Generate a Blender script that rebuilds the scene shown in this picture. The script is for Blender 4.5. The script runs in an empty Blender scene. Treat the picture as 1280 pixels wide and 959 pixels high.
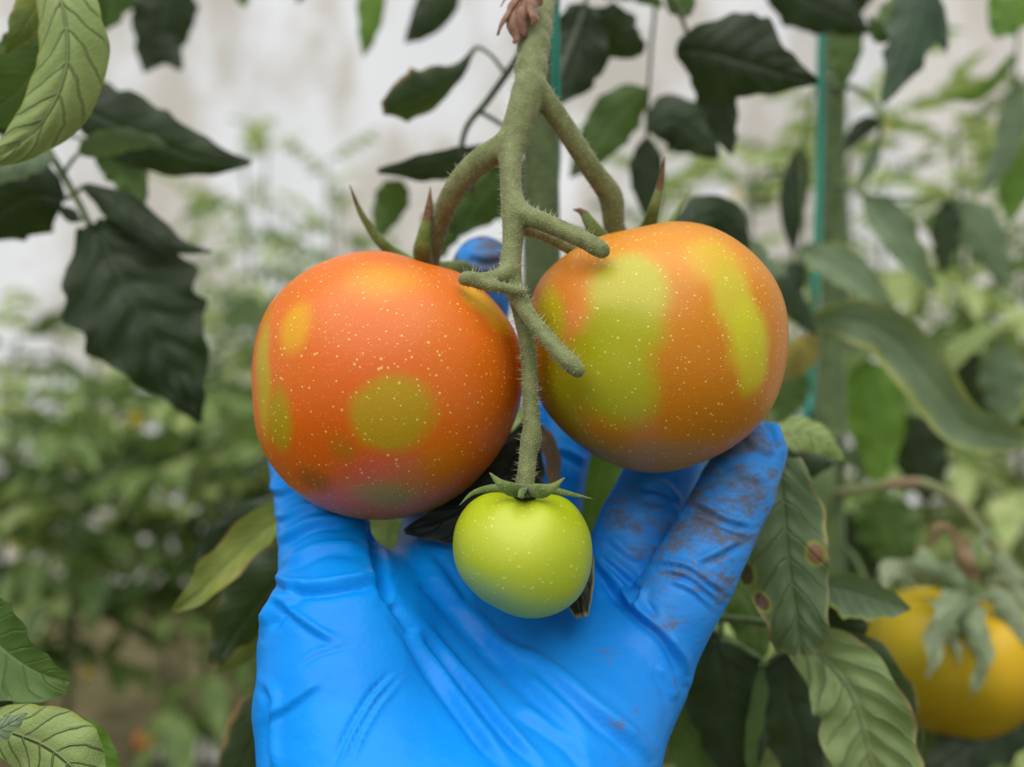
import bpy, math, random
import numpy as np
from mathutils import Vector, noise

random.seed(7)
rng = np.random.default_rng(11)
SC = bpy.context.scene
COL = SC.collection

# ------------------------------------------------------------------ camera
F, CX, CY, CAMZ = 1100.0, 640.0, 479.5, 1.30      # focal length in pixels of the 1280 x 959 frame


def P(x, y, d):
    """world point seen at pixel (x, y), d metres in front of the camera"""
    return np.array(((x - CX) / F * d, d, CAMZ - (y - CY) / F * d))


def PX(v):
    """pixels of world points (n,3)"""
    return np.stack((CX + F * v[:, 0] / v[:, 1], CY - F * (v[:, 2] - CAMZ) / v[:, 1]), 1)


cam_data = bpy.data.cameras.new('camera')
cam = bpy.data.objects.new('camera', cam_data)
COL.objects.link(cam)
cam.location = (0, 0, CAMZ)
cam.rotation_euler = (math.pi / 2, 0, 0)
cam_data.sensor_width = 36.0
cam_data.lens = F / 1280 * 36.0
cam_data.clip_start = 0.01
cam_data.dof.use_dof = True
cam_data.dof.focus_distance = 0.213
cam_data.dof.aperture_fstop = cam_data.lens / 4.8
SC.camera = cam

# ------------------------------------------------------------------ light
world = bpy.data.worlds.new('overcast_sky')
SC.world = world
world.use_nodes = True
world.node_tree.nodes['Background'].inputs[0].default_value = (0.95, 0.975, 1.0, 1)
world.node_tree.nodes['Background'].inputs[1].default_value = 0.42

sun_data = bpy.data.lights.new('diffused_sun', 'SUN')
sun_data.energy = 2.6
sun_data.angle = math.radians(75)
sun_data.color = (1.0, 0.97, 0.92)
sun = bpy.data.objects.new('diffused_sun', sun_data)
COL.objects.link(sun)
sun.location = (-2, -3, 6)
sun.rotation_euler = (math.radians(30), 0, math.radians(-15))

SC.view_settings.view_transform = 'Standard'
SC.view_settings.look = 'None'
SC.view_settings.gamma = 1.0
SC.view_settings.use_curve_mapping = False
SC.view_settings.exposure = 0.52


# ------------------------------------------------------------------ materials
def lin(c):
    """sRGB 0-255 triple -> linear rgba"""
    o = []
    for v in c:
        v /= 255.0
        o.append(v / 12.92 if v <= 0.04045 else ((v + 0.055) / 1.055) ** 2.4)
    return (*o, 1.0)


class NT:
    def __init__(self, name):
        self.m = bpy.data.materials.new(name)
        self.m.use_nodes = True
        self.t = self.m.node_tree
        self.t.nodes.clear()
        self.out = self.t.nodes.new('ShaderNodeOutputMaterial')

    def n(self, kind, **kw):
        nd = self.t.nodes.new('ShaderNode' + kind)
        for k, v in kw.items():
            setattr(nd, k, v)
        return nd

    def put(self, sock, v):
        if isinstance(v, bpy.types.NodeSocket):
            self.t.links.new(v, sock)
        else:
            sock.default_value = v

    def math(self, op, a, b=0.0, c=0.0, clamp=False):
        nd = self.n('Math', operation=op, use_clamp=clamp)
        self.put(nd.inputs[0], a)
        self.put(nd.inputs[1], b)
        self.put(nd.inputs[2], c)
        return nd.outputs[0]

    def vec(self, op, a, b=None):
        nd = self.n('VectorMath', operation=op)
        self.put(nd.inputs[0], a)
        if b is not None:
            self.put(nd.inputs[1], b)
        return nd.outputs['Value'] if op in ('LENGTH', 'DISTANCE', 'DOT_PRODUCT') else nd.outputs[0]

    def mix(self, f, a, b):
        nd = self.n('Mix', data_type='RGBA')
        self.put(nd.inputs[0], f)
        self.put(nd.inputs[6], a)
        self.put(nd.inputs[7], b)
        return nd.outputs[2]

    def ramp(self, v, lo, hi, a=0.0, b=1.0):
        nd = self.n('MapRange', interpolation_type='SMOOTHSTEP')
        self.put(nd.inputs[0], v)
        for i, q in enumerate((lo, hi, a, b)):
            self.put(nd.inputs[1 + i], q)
        return nd.outputs[0]

    def noise(self, vec, scale, detail=3.0, rough=0.5):
        nd = self.n('TexNoise')
        self.put(nd.inputs['Vector'], vec)
        nd.inputs['Scale'].default_value = scale
        nd.inputs['Detail'].default_value = detail
        nd.inputs['Roughness'].default_value = rough
        return nd

    def obco(self):
        return self.n('TexCoord').outputs['Object']

    def bump(self, h, dist, strength=1.0):
        nd = self.n('Bump')
        self.put(nd.inputs['Height'], h)
        nd.inputs['Distance'].default_value = dist
        nd.inputs['Strength'].default_value = strength
        return nd.outputs[0]

    def bsdf(self, col, rough=0.5, spec=0.4, normal=None, sss=0.0, sssr=0.004, sheen=0.0, translucent=None, tl=0.3):
        b = self.n('BsdfPrincipled')
        self.put(b.inputs['Base Color'], col)
        self.put(b.inputs['Roughness'], rough)
        b.inputs['Specular IOR Level'].default_value = spec
        if sss:
            b.inputs['Subsurface Weight'].default_value = sss
            b.inputs['Subsurface Radius'].default_value = (1.0, 0.45, 0.2)
            b.inputs['Subsurface Scale'].default_value = sssr
        if sheen:
            b.inputs['Sheen Weight'].default_value = sheen
            b.inputs['Sheen Roughness'].default_value = 0.4
        if normal is not None:
            self.put(b.inputs['Normal'], normal)
        sh = b.outputs[0]
        if translucent is not None:
            t = self.n('BsdfTranslucent')
            self.put(t.inputs[0], translucent)
            mx = self.n('MixShader')
            mx.inputs[0].default_value = tl
            self.put(mx.inputs[1], sh)
            self.put(mx.inputs[2], t.outputs[0])
            sh = mx.outputs[0]
        self.put(self.out.inputs[0], sh)
        return self.m


def leaf_mat(name, c1, c2, vein, edge=None, edge_w=0.16, nv=7.0, trans=(120, 150, 40), spots=None, tl=0.22, bump=1.0, vs=-0.6):
    """leaf blade: u runs along the midrib, v across (0.5 = midrib)"""
    k = NT(name)
    uv = k.n('TexCoord').outputs['UV']
    sp = k.n('SeparateXYZ')
    k.put(sp.inputs[0], uv)
    u, v = sp.outputs[0], sp.outputs[1]
    a = k.math('ABSOLUTE', k.math('MULTIPLY', k.math('SUBTRACT', v, 0.5), 2.0))
    ob = k.obco()
    nz = k.noise(ob, 90, 4)
    wob = k.math('MULTIPLY', k.math('SUBTRACT', nz.outputs['Fac'], 0.5), 0.12)
    side = k.math('FRACT', k.math('ADD', k.math('MULTIPLY', k.math('ADD', u, wob), nv), k.math('MULTIPLY', a, -1.6)))
    side = k.math('ABSOLUTE', k.math('SUBTRACT', side, 0.5))
    sidem = k.ramp(side, 0.0, 0.09, 1.0, 0.0)
    sidem = k.math('MULTIPLY', sidem, k.ramp(a, 0.75, 1.0, 1.0, 0.2))
    mid = k.ramp(a, 0.0, 0.07, 1.0, 0.0)
    vm = k.math('MAXIMUM', sidem, mid)
    fine = k.n('TexVoronoi', feature='DISTANCE_TO_EDGE')
    k.put(fine.inputs['Vector'], ob)
    fine.inputs['Scale'].default_value = 520
    fm = k.ramp(fine.outputs['Distance'], 0.0, 0.12, 1.0, 0.0)
    big = k.noise(ob, 35, 3)
    col = k.mix(k.ramp(big.outputs['Fac'], 0.35, 0.68), lin(c1), lin(c2))
    col = k.mix(k.math('MULTIPLY', fm, 0.05), col, lin(vein))
    col = k.mix(k.math('MULTIPLY', vm, 0.55), col, lin(vein))
    if edge is not None:
        en = k.noise(ob, 60, 4)
        ea = k.math('ADD', a, k.math('MULTIPLY', k.math('SUBTRACT', en.outputs['Fac'], 0.5), 0.55))
        ea = k.math('MAXIMUM', ea, k.ramp(u, 0.86, 1.0, 0.0, 1.0))
        pn = k.ramp(k.noise(ob, 38, 2).outputs['Fac'], 0.36, 0.62, 0.12, 1.0)
        em = k.math('MULTIPLY', k.ramp(ea, 1.0 - edge_w * 1.2, 1.0 - edge_w * 0.1), pn)
        col = k.mix(em, col, lin(edge[0]))
        if len(edge) > 1:
            em2 = k.math('MULTIPLY', k.ramp(ea, 1.0 - edge_w * 0.5, 1.0 + edge_w * 0.1), pn)
            col = k.mix(em2, col, lin(edge[1]))
    for (su, sv, sr, scol) in (spots or []):
        cv = k.n('CombineXYZ')
        k.put(cv.inputs[0], k.math('SUBTRACT', u, su))
        k.put(cv.inputs[1], k.math('MULTIPLY', k.math('SUBTRACT', v, sv), 0.55))
        dd = k.math('ADD', k.vec('LENGTH', cv.outputs[0]), k.math('MULTIPLY', wob, 0.25))
        col = k.mix(k.ramp(dd, sr, sr * 1.5, 0.55, 0.0), col, lin((150, 150, 60)))
        col = k.mix(k.ramp(dd, sr * 0.8, sr, 1.0, 0.0), col, lin(scol))
    h = k.math('ADD', k.math('MULTIPLY', vm, vs), k.math('MULTIPLY', fm, -0.04))
    h = k.math('ADD', h, k.math('MULTIPLY', nz.outputs['Fac'], 0.5))
    return k.bsdf(col, 0.5, 0.32, k.bump(h, 0.0006 * bump), translucent=k.mix(0.5, col, lin(trans)), tl=tl)


M = {}
M['leaf_dark'] = leaf_mat('leaf_dark_green', (26, 40, 22), (40, 57, 30), (54, 70, 44), tl=0.14)
M['leaf_mid'] = leaf_mat('leaf_mid_green', (62, 90, 40), (84, 110, 52), (106, 130, 76))
M['leaf_bright'] = leaf_mat('leaf_bright_green', (78, 116, 36), (104, 140, 50), (125, 155, 80), tl=0.35)
M['leaf_under'] = leaf_mat('leaf_pale_underside', (122, 142, 78), (138, 156, 94), (160, 172, 116), edge=((128, 136, 52),), edge_w=0.09, nv=8, bump=2.2, vs=0.9)
M['leaf_blue'] = leaf_mat('leaf_blue_green', (48, 68, 54), (66, 88, 70), (84, 106, 88))
M['leaf_grey'] = leaf_mat('leaf_grey_green', (92, 112, 84), (112, 132, 98), (132, 150, 116), edge=((150, 158, 70),), edge_w=0.10)
M['leaf_yellow_edge'] = leaf_mat('leaf_yellow_margin', (98, 118, 88), (116, 136, 102), (138, 154, 118), edge=((150, 160, 84), (176, 176, 104)), edge_w=0.36)
M['leaf_streaked'] = leaf_mat('leaf_yellow_streaked', (86, 108, 44), (134, 142, 62), (150, 158, 96), edge=((150, 146, 72), (140, 110, 76)), edge_w=0.18)
M['leaf_brown_edge'] = leaf_mat('leaf_scorched_margin', (36, 52, 30), (50, 66, 38), (66, 84, 52), edge=((124, 112, 66), (140, 100, 72)), edge_w=0.16)
M['leaf_brown_spot'] = leaf_mat('leaf_with_brown_spot', (72, 92, 60), (90, 108, 70), (104, 120, 84), edge=((160, 150, 96), (150, 116, 92)), edge_w=0.17,
                                spots=[(0.50, 0.84, 0.060, (124, 90, 66)), (0.58, 0.03, 0.06, (74, 56, 48)), (0.72, 0.10, 0.05, (84, 62, 52))], bump=1.8)
M['leaf_curled'] = leaf_mat('leaf_light_curled', (112, 134, 80), (134, 152, 98), (160, 174, 128), edge=((160, 156, 104), (160, 128, 100)), edge_w=0.08, bump=2.0, vs=0.6)
M['leaf_scorched'] = leaf_mat('leaf_scorched_yellow', (96, 84, 52), (150, 140, 50), (120, 110, 60), edge=((176, 150, 60),), edge_w=0.3)
M['leaf_black'] = leaf_mat('leaf_withered_dark', (22, 26, 16), (34, 36, 22), (40, 44, 28), edge=((122, 122, 70), (140, 108, 76)), edge_w=0.13, tl=0.05)
M['leaf_dry'] = leaf_mat('leaf_dry_brown', (128, 104, 78), (152, 128, 98), (160, 140, 110), tl=0.1)
M['leaf_wilted'] = leaf_mat('leaf_wilted_grey', (122, 138, 104), (142, 154, 122), (160, 170, 140), bump=2.0)
M['leaf_far'] = leaf_mat('leaf_far_green', (84, 110, 56), (128, 148, 86), (120, 146, 84), tl=0.35)
M['leaf_far_pale'] = leaf_mat('leaf_far_pale_green', (140, 162, 90), (188, 200, 138), (178, 192, 134), tl=0.45)
M['leaf_far_dark'] = leaf_mat('leaf_far_dark_green', (44, 66, 32), (74, 96, 46), (90, 112, 66), tl=0.3)


def stem_mat(name, c1, c2, scale=300, brown=None):
    k = NT(name)
    ob = k.obco()
    nz = k.noise(ob, scale, 4)
    col = k.mix(k.ramp(nz.outputs['Fac'], 0.3, 0.7), lin(c1), lin(c2))
    vo = k.n('TexVoronoi')
    k.put(vo.inputs['Vector'], ob)
    vo.inputs['Scale'].default_value = 1500
    dots = k.ramp(vo.outputs['Distance'], 0.15, 0.4, 1.0, 0.0)
    col = k.mix(k.math('MULTIPLY', dots, 0.28), col, lin((186, 190, 130)))
    if brown:
        bn = k.noise(ob, 40, 3)
        col = k.mix(k.ramp(bn.outputs['Fac'], 0.45, 0.6), col, lin(brown))
    h = k.math('ADD', k.math('MULTIPLY', nz.outputs['Fac'], 0.5), k.math('MULTIPLY', dots, 0.3))
    return k.bsdf(col, 0.6, 0.25, k.bump(h, 0.0003), sheen=0.25)


M['truss'] = stem_mat('fuzzy_truss_green', (94, 102, 60), (116, 123, 80))
M['stem'] = stem_mat('vine_stem_green', (58, 74, 40), (80, 96, 54), 120)
M['stem_pale'] = stem_mat('vine_stem_pale_green', (64, 84, 46), (86, 106, 62), 120)
M['stalk'] = stem_mat('leaf_stalk_green', (74, 94, 52), (96, 116, 66), 200)
M['stalk_dark'] = stem_mat('leaf_stalk_dark', (40, 54, 34), (56, 70, 44), 200)
M['stalk_brown'] = stem_mat('withering_truss', (112, 124, 82), (128, 136, 92), 150, brown=(140, 118, 92))
M['sepal'] = stem_mat('sepal_green', (82, 102, 44), (106, 122, 62), 250)
M['sepal_tip'] = stem_mat('sepal_dry_tip', (92, 66, 44), (112, 84, 58), 250)
M['dry'] = stem_mat('dried_flower_brown', (112, 78, 62), (148, 110, 90), 260)


def plain_hair():
    k = NT('plant_hair')
    return k.bsdf(lin((196, 200, 164)), 0.5, 0.3, translucent=lin((196, 200, 164)), tl=0.4)


M['hair'] = plain_hair()


def twine_mat():
    k = NT('teal_twine')
    w = k.n('TexWave')
    k.put(w.inputs['Vector'], k.obco())
    w.inputs['Scale'].default_value = 160
    w.inputs['Distortion'].default_value = 2
    col = k.mix(w.outputs['Fac'], lin((26, 120, 100)), lin((60, 158, 138)))
    return k.bsdf(col, 0.5, 0.4, k.bump(w.outputs['Fac'], 0.0004))


M['twine'] = twine_mat()


def glove_mat(origin):
    k = NT('blue_nitrile_glove')
    ob = k.obco()
    base = k.mix(k.ramp(k.noise(ob, 25, 2).outputs['Fac'], 0.3, 0.7), lin((0, 124, 214)), lin((2, 134, 224)))
    # soil smeared on the two outer fingers and lightly over the palm
    dirt_shade = None
    for (x, y, d, r, s) in [(900, 640, .232, .026, 1.0), (935, 590, .24, .022, 1.0), (860, 720, .228, .022, .85), (800, 650, .248, .020, .8),
                            (845, 760, .222, .016, .7), (790, 850, .215, .030, .42), (700, 850, .215, .035, .25), (500, 830, .205, .02, .22), (605, 325, .28, .030, 1.0)]:  # last patch: soil on the index fingertip with its shade painted in
        c = P(x, y, d) - origin
        dist = k.vec('DISTANCE', ob, tuple(c))
        m = k.ramp(dist, r * 0.35, r * 1.25, s, 0.0)
        dirt_shade = m if dirt_shade is None else k.math('MAXIMUM', dirt_shade, m)
    mp = k.n('Mapping')
    mp.inputs['Rotation'].default_value = (0, 0.6, 0)
    mp.inputs['Scale'].default_value = (1.0, 1.0, 2.2)
    k.put(mp.inputs[0], ob)
    n1 = k.noise(mp.outputs[0], 70, 8, 0.68)
    n2 = k.noise(mp.outputs[0], 420, 5, 0.7)
    g = k.math('ADD', k.math('MULTIPLY', n1.outputs['Fac'], 0.7), k.math('MULTIPLY', n2.outputs['Fac'], 0.3))
    th = k.math('SUBTRACT', 0.66, k.math('MULTIPLY', dirt_shade, 0.215))
    dm = k.ramp(k.math('SUBTRACT', g, th), -0.02, 0.13)
    dm = k.math('MULTIPLY', dm, k.ramp(dirt_shade, 0.02, 0.5))
    film = k.math('MULTIPLY', dirt_shade, 0.22)
    col = k.mix(film, base, lin((92, 124, 140)))
    col = k.mix(k.math('MULTIPLY', dm, 0.8), col, lin((92, 82, 58)))
    fine = k.noise(ob, 900, 2)
    cr = k.noise(mp.outputs[0], 110, 3)
    h = k.math('ADD', k.math('MULTIPLY', fine.outputs['Fac'], 0.12), k.math('MULTIPLY', cr.outputs['Fac'], 0.6))
    return k.bsdf(col, k.math('ADD', 0.40, k.math('MULTIPLY', dm, 0.3)), 0.16, k.bump(h, 0.0006))


def fruit_mat(name, base, blobs, speck=(236, 214, 120), speck_amt=0.5, rough=0.36, warp=0.006, sss=0.12, tone=None):
    """skin: base colour with soft-edged patches (centre, radii, colour, softness) in object space, and pale lenticels"""
    k = NT(name)
    ob = k.obco()
    nz = k.noise(ob, 55, 3)
    off = k.vec('SCALE', k.vec('SUBTRACT', nz.outputs['Color'], (0.5, 0.5, 0.5)))
    off.node.inputs['Scale'].default_value = warp
    pos = k.vec('ADD', ob, off)
    col = lin(base)
    if tone:
        col = k.mix(k.ramp(k.noise(ob, 28, 2).outputs['Fac'], 0.3, 0.7), lin(base), lin(tone))
    for (c, r, cc, soft, amt) in blobs:
        soft = min(0.9, soft * 1.35)
        q = k.vec('DIVIDE', k.vec('SUBTRACT', pos, tuple(c)), tuple(r))
        ln = k.vec('LENGTH', q)
        col = k.mix(k.ramp(ln, 1.0 - soft, 1.0 + soft, amt, 0.0), col, lin(cc))
    vo = k.n('TexVoronoi')
    k.put(vo.inputs['Vector'], ob)
    vo.inputs['Scale'].default_value = 560
    vo.inputs['Randomness'].default_value = 1.0
    sz = k.math('MULTIPLY', k.noise(ob, 300, 1).outputs['Fac'], 0.40)
    sp = k.ramp(vo.outputs['Distance'], k.math('MULTIPLY', sz, 0.55), sz, 1.0, 0.0)
    col = k.mix(k.math('MULTIPLY', sp, speck_amt), col, lin(speck))
    v2 = k.n('TexVoronoi')
    k.put(v2.inputs['Vector'], ob)
    v2.inputs['Scale'].default_value = 1150
    s2 = k.math('MULTIPLY', k.noise(ob, 500, 1).outputs['Fac'], 0.42)
    sp2 = k.ramp(v2.outputs['Distance'], k.math('MULTIPLY', s2, 0.4), s2, 1.0, 0.0)
    col = k.mix(k.math('MULTIPLY', sp2, speck_amt * 0.6), col, lin(speck))
    fz = k.noise(ob, 1800, 2)
    h = k.math('ADD', k.math('MULTIPLY', fz.outputs['Fac'], 0.35), k.math('MULTIPLY', sp, 0.5))
    return k.bsdf(col, rough, 0.28, k.bump(h, 0.00012), sss=sss, sssr=0.003)


# ------------------------------------------------------------------ mesh helpers
ORG = {}      # world origin of every object built below


def mk(name, verts, faces, mat, parent=None, origin=None, uv=None, smooth=True, link=True):
    """one mesh object; verts are world coordinates"""
    if parent is not None:
        po = ORG[parent.name]
        o = po if origin is None else np.array(origin)
    else:
        po = np.zeros(3)
        o = np.zeros(3) if origin is None else np.array(origin, float)
    v = np.asarray(verts, float) - o
    me = bpy.data.meshes.new(name)
    me.from_pydata(v.tolist(), [], faces if isinstance(faces, list) else faces.tolist())
    if uv is not None:
        lay = me.uv_layers.new(name='UVMap')
        idx = np.empty(len(me.loops), dtype=np.int32)
        me.loops.foreach_get('vertex_index', idx)
        lay.data.foreach_set('uv', np.asarray(uv, np.float32)[idx].ravel())
    if smooth:
        me.polygons.foreach_set('use_smooth', np.ones(len(me.polygons), dtype=bool))
    me.materials.append(mat)
    ob = bpy.data.objects.new(name, me)
    COL.objects.link(ob)
    ob.location = o - po
    if parent is not None:
        ob.parent = parent
    ORG[ob.name] = o
    return ob


def empty(name, loc, label, cat, group=None):
    o = bpy.data.objects.new(name, None)
    o.empty_display_size = 0.02
    COL.objects.link(o)
    o.location = loc
    ORG[o.name] = np.array(loc, float)
    return tag(o, label, cat, group)


def tag(o, label, cat, group=None):
    o['label'] = label
    o['category'] = cat
    if group:
        o['group'] = group
    return o


def struct(o):
    o['kind'] = 'structure'
    return o


def spline(pts, n):
    """Catmull-Rom through rows of pts, n samples, roughly even in arc length"""
    p = np.asarray(pts, float)
    if len(p) == 2:
        t = np.linspace(0, 1, n)[:, None]
        return p[0] * (1 - t) + p[1] * t
    q = np.vstack((2 * p[0] - p[1], p, 2 * p[-1] - p[-2]))
    seg = np.linalg.norm(np.diff(p[:, :min(3, p.shape[1])], axis=0), axis=1)
    cum = np.concatenate(([0], np.cumsum(seg)))
    s = np.linspace(0, cum[-1], n)
    i = np.clip(np.searchsorted(cum, s, side='right') - 1, 0, len(seg) - 1)
    t = ((s - cum[i]) / np.maximum(seg[i], 1e-9))[:, None]
    a, b, c, d = q[i], q[i + 1], q[i + 2], q[i + 3]
    return 0.5 * (2 * b + (c - a) * t + (2 * a - 5 * b + 4 * c - d) * t ** 2 + (3 * b - a - 3 * c + d) * t ** 3)


def nrm(v):
    return v / np.maximum(np.linalg.norm(v, axis=-1, keepdims=True), 1e-12)


def tube_geo(pts, radii, n=24, seg=10, flat=1.0, jitter=0.0, flat_dir=None, base=0):
    r = np.asarray(radii, float)
    if r.ndim == 0:
        r = np.full(len(pts), float(r))
    S = spline(np.column_stack((np.asarray(pts, float), r)), n)
    c, rr = S[:, :3], np.maximum(S[:, 3], 1e-5)
    if jitter:
        rr = rr * (1 + jitter * (rng.random(n) - 0.5))
    T = nrm(np.gradient(c, axis=0))
    ref = np.array((0.3, 0.2, 0.93)) if flat_dir is None else np.asarray(flat_dir, float)
    A = np.cross(T, ref)
    A = np.where(np.linalg.norm(A, axis=1, keepdims=True) < 0.05, np.cross(T, np.array((1.0, 0, 0))), A)
    A = nrm(A)
    for i in range(1, n):                    # parallel transport
        a = A[i - 1] - T[i] * (A[i - 1] @ T[i]) if flat_dir is None else A[i]
        A[i] = a / max(np.linalg.norm(a), 1e-9)
    B = np.cross(T, A)
    an = np.linspace(0, 2 * np.pi, seg, endpoint=False)
    v = c[:, None] + rr[:, None, None] * (np.cos(an)[None, :, None] * A[:, None] + flat * np.sin(an)[None, :, None] * B[:, None])
    v = v.reshape(-1, 3)
    f = []
    for i in range(n - 1):
        for j in range(seg):
            k = (j + 1) % seg
            f.append([base + i * seg + j, base + i * seg + k, base + (i + 1) * seg + k, base + (i + 1) * seg + j])
    f.append([base + j for j in range(seg)][::-1])
    f.append([base + (n - 1) * seg + j for j in range(seg)])
    return v, f


def tube(name, pts, radii, mat, parent=None, origin=None, **kw):
    v, f = tube_geo(pts, radii, **kw)
    return mk(name, v, f, mat, parent, origin)


def pxs(rows):
    return np.array([P(*r[:3]) for r in rows])


# signed distance meshing -------------------------------------------------
def cone_sdf(X, Y, Z, a, b, ra, rb):
    ab = b - a
    L = float(ab @ ab) + 1e-12
    t = np.clip(((X - a[0]) * ab[0] + (Y - a[1]) * ab[1] + (Z - a[2]) * ab[2]) / L, 0, 1)
    return np.sqrt((X - a[0] - t * ab[0]) ** 2 + (Y - a[1] - t * ab[1]) ** 2 + (Z - a[2] - t * ab[2]) ** 2) - (ra + t * (rb - ra))


def smin(a, b, k):
    h = np.clip(0.5 + 0.5 * (b - a) / k, 0, 1)
    return b + (a - b) * h - k * h * (1 - h)


def surface_nets(val, lo, h):
    s = val < 0
    nx, ny, nz = val.shape
    cnt = np.zeros((nx - 1, ny - 1, nz - 1), np.float32)
    acc = np.zeros((nx - 1, ny - 1, nz - 1, 3), np.float32)
    cor = [(i, j, k) for i in (0, 1) for j in (0, 1) for k in (0, 1)]

    def sub(a, c):
        return a[c[0]:nx - 1 + c[0], c[1]:ny - 1 + c[1], c[2]:nz - 1 + c[2]]
    for c1 in cor:
        for ax in range(3):
            if c1[ax]:
                continue
            c2 = list(c1)
            c2[ax] = 1
            m = sub(s, c1) != sub(s, c2)
            ii = np.nonzero(m)
            v1, v2 = sub(val, c1)[ii], sub(val, c2)[ii]
            t = v1 / (v1 - v2)
            p = np.tile(np.array(c1, np.float32), (len(t), 1))
            p[:, ax] += t
            acc[ii] += p
            cnt[ii] += 1
    act = np.nonzero(cnt > 0)
    vid = -np.ones(cnt.shape, np.int64)
    vid[act] = np.arange(len(act[0]))
    V = (np.stack(act, 1) + acc[act] / cnt[act][:, None]) * h + lo
    quads = []
    for ax in range(3):
        o1, o2 = [(1, 2), (2, 0), (0, 1)][ax]
        sl1 = [slice(1, -1)] * 3
        sl2 = [slice(1, -1)] * 3
        sl1[ax] = slice(0, -1)
        sl2[ax] = slice(1, None)
        A, B = s[tuple(sl1)], s[tuple(sl2)]
        ii = np.nonzero(A != B)
        inside = A[ii]
        base = [ii[0].copy() + 1, ii[1].copy() + 1, ii[2].copy() + 1]
        base[ax] -= 1

        def cell(d1, d2):
            c = [b.copy() for b in base]
            c[o1] -= d1
            c[o2] -= d2
            return vid[tuple(c)]
        q = np.stack((cell(1, 1), cell(0, 1), cell(0, 0), cell(1, 0)), 1)
        q[~inside] = q[~inside][:, ::-1]
        quads.append(q)
    return V, np.concatenate(quads)


def grid(lo, hi, h):
    ax = [np.arange(lo[i], hi[i] + h, h, dtype=np.float32) for i in range(3)]
    return np.meshgrid(*ax, indexing='ij')


def subdivide(V, Q, levels=1):
    me = bpy.data.meshes.new('tmp')
    me.from_pydata(V.tolist(), [], Q.tolist())
    ob = bpy.data.objects.new('tmp', me)
    COL.objects.link(ob)
    md = ob.modifiers.new('s', 'SUBSURF')
    md.levels = levels
    dg = bpy.context.evaluated_depsgraph_get()
    em = bpy.data.meshes.new_from_object(ob.evaluated_get(dg))
    v = np.empty(len(em.vertices) * 3)
    em.vertices.foreach_get('co', v)
    nn = np.empty(len(em.vertices) * 3)
    em.vertices.foreach_get('normal', nn)
    q = np.empty(len(em.loops), np.int32)
    em.loops.foreach_get('vertex_index', q)
    bpy.data.objects.remove(ob)
    bpy.data.meshes.remove(me)
    bpy.data.meshes.remove(em)
    return v.reshape(-1, 3), q.reshape(-1, 4), nn.reshape(-1, 3)


# ------------------------------------------------------------------ setting
def soil_mat():
    k = NT('damp_soil')
    ob = k.obco()
    a = k.noise(ob, 6, 6, 0.6)
    col = k.mix(k.ramp(a.outputs['Fac'], 0.3, 0.7), lin((72, 66, 46)), lin((112, 104, 76)))
    b = k.noise(ob, 40, 6)
    col = k.mix(k.ramp(b.outputs['Fac'], 0.52, 0.7, 0.0, 0.7), col, lin((92, 104, 62)))
    return k.bsdf(col, 0.9, 0.1, k.bump(b.outputs['Fac'], 0.02))


def film_mat(name, c1, c2):
    k = NT(name)
    ob = k.obco()
    mp = k.n('Mapping')
    mp.inputs['Scale'].default_value = (1, 1, 0.55)
    k.put(mp.inputs[0], ob)
    a = k.noise(mp.outputs[0], 1.5, 5, 0.6)
    col = k.mix(k.ramp(a.outputs['Fac'], 0.42, 0.60), lin(c1), lin(c2))
    b = k.noise(ob, 9, 4)
    col = k.mix(k.ramp(b.outputs['Fac'], 0.6, 0.75, 0.0, 0.3), col, lin((184, 176, 160)))
    return k.bsdf(col, 0.4, 0.4, translucent=col, tl=0.5)


M['soil'] = soil_mat()
M['film'] = film_mat('greenhouse_film_white', (250, 251, 254), (214, 208, 198))
M['film_beige'] = film_mat('greenhouse_film_beige', (252, 248, 242), (238, 228, 218))


def sheet(name, x0, x1, z0, z1, fn, mat, nx=80, nz=30):
    xs, zs = np.linspace(x0, x1, nx), np.linspace(z0, z1, nz)
    v = np.array([fn(x, z) for z in zs for x in xs])
    f = [[j * nx + i, j * nx + i + 1, (j + 1) * nx + i + 1, (j + 1) * nx + i] for j in range(nz - 1) for i in range(nx - 1)]
    return struct(mk(name, v, f, mat))


def film_back(x, z):
    w = 0.05 * math.sin(x * 2.1 + 0.5 * z) + 0.03 * math.sin(x * 5.3 + z * 1.7) + 0.05 * noise.noise(Vector((x * 0.8, 3, z * 0.8)))
    return (x, 5.6 + w - 0.03 * max(0, z - 3) ** 2, z)


def film_right(y, z):
    w = 0.06 * math.sin(y * 2.3 + z) + 0.08 * noise.noise(Vector((y * 0.7, 9, z * 0.9))) - 0.10 * max(0, z - 2.2) ** 1.3
    return (2.55 + w, y, z)


sheet('wall_back', -16, 3.0, 0, 5.2, film_back, M['film'], nx=150)
sheet('wall_right', 1.2, 5.75, 0, 5.2, film_right, M['film_beige'])
fx, fy = np.meshgrid(np.linspace(-16, 3.2, 60), np.linspace(-3, 6, 60), indexing='ij')
fz = np.array([-0.02 + 0.03 * noise.noise(Vector((a * 1.7, b * 1.7, 0))) for a, b in zip(fx.ravel(), fy.ravel())])
fz = np.minimum(fz, 0.0)
fv = np.stack((fx.ravel(), fy.ravel(), fz), 1)
ff = [[i * 60 + j, (i + 1) * 60 + j, (i + 1) * 60 + j + 1, i * 60 + j + 1] for i in range(59) for j in range(59)]
struct(mk('floor', fv, ff, M['soil']))


# ------------------------------------------------------------------ tomatoes
def icosphere(sub):
    import bmesh
    bm = bmesh.new()
    bmesh.ops.create_icosphere(bm, subdivisions=sub, radius=1.0)
    v = np.array([q.co[:] for q in bm.verts])
    f = [[q.index for q in t.verts] for t in bm.faces]
    bm.free()
    return v, f


ICO6 = icosphere(6)
ICO4 = icosphere(4)


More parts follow.
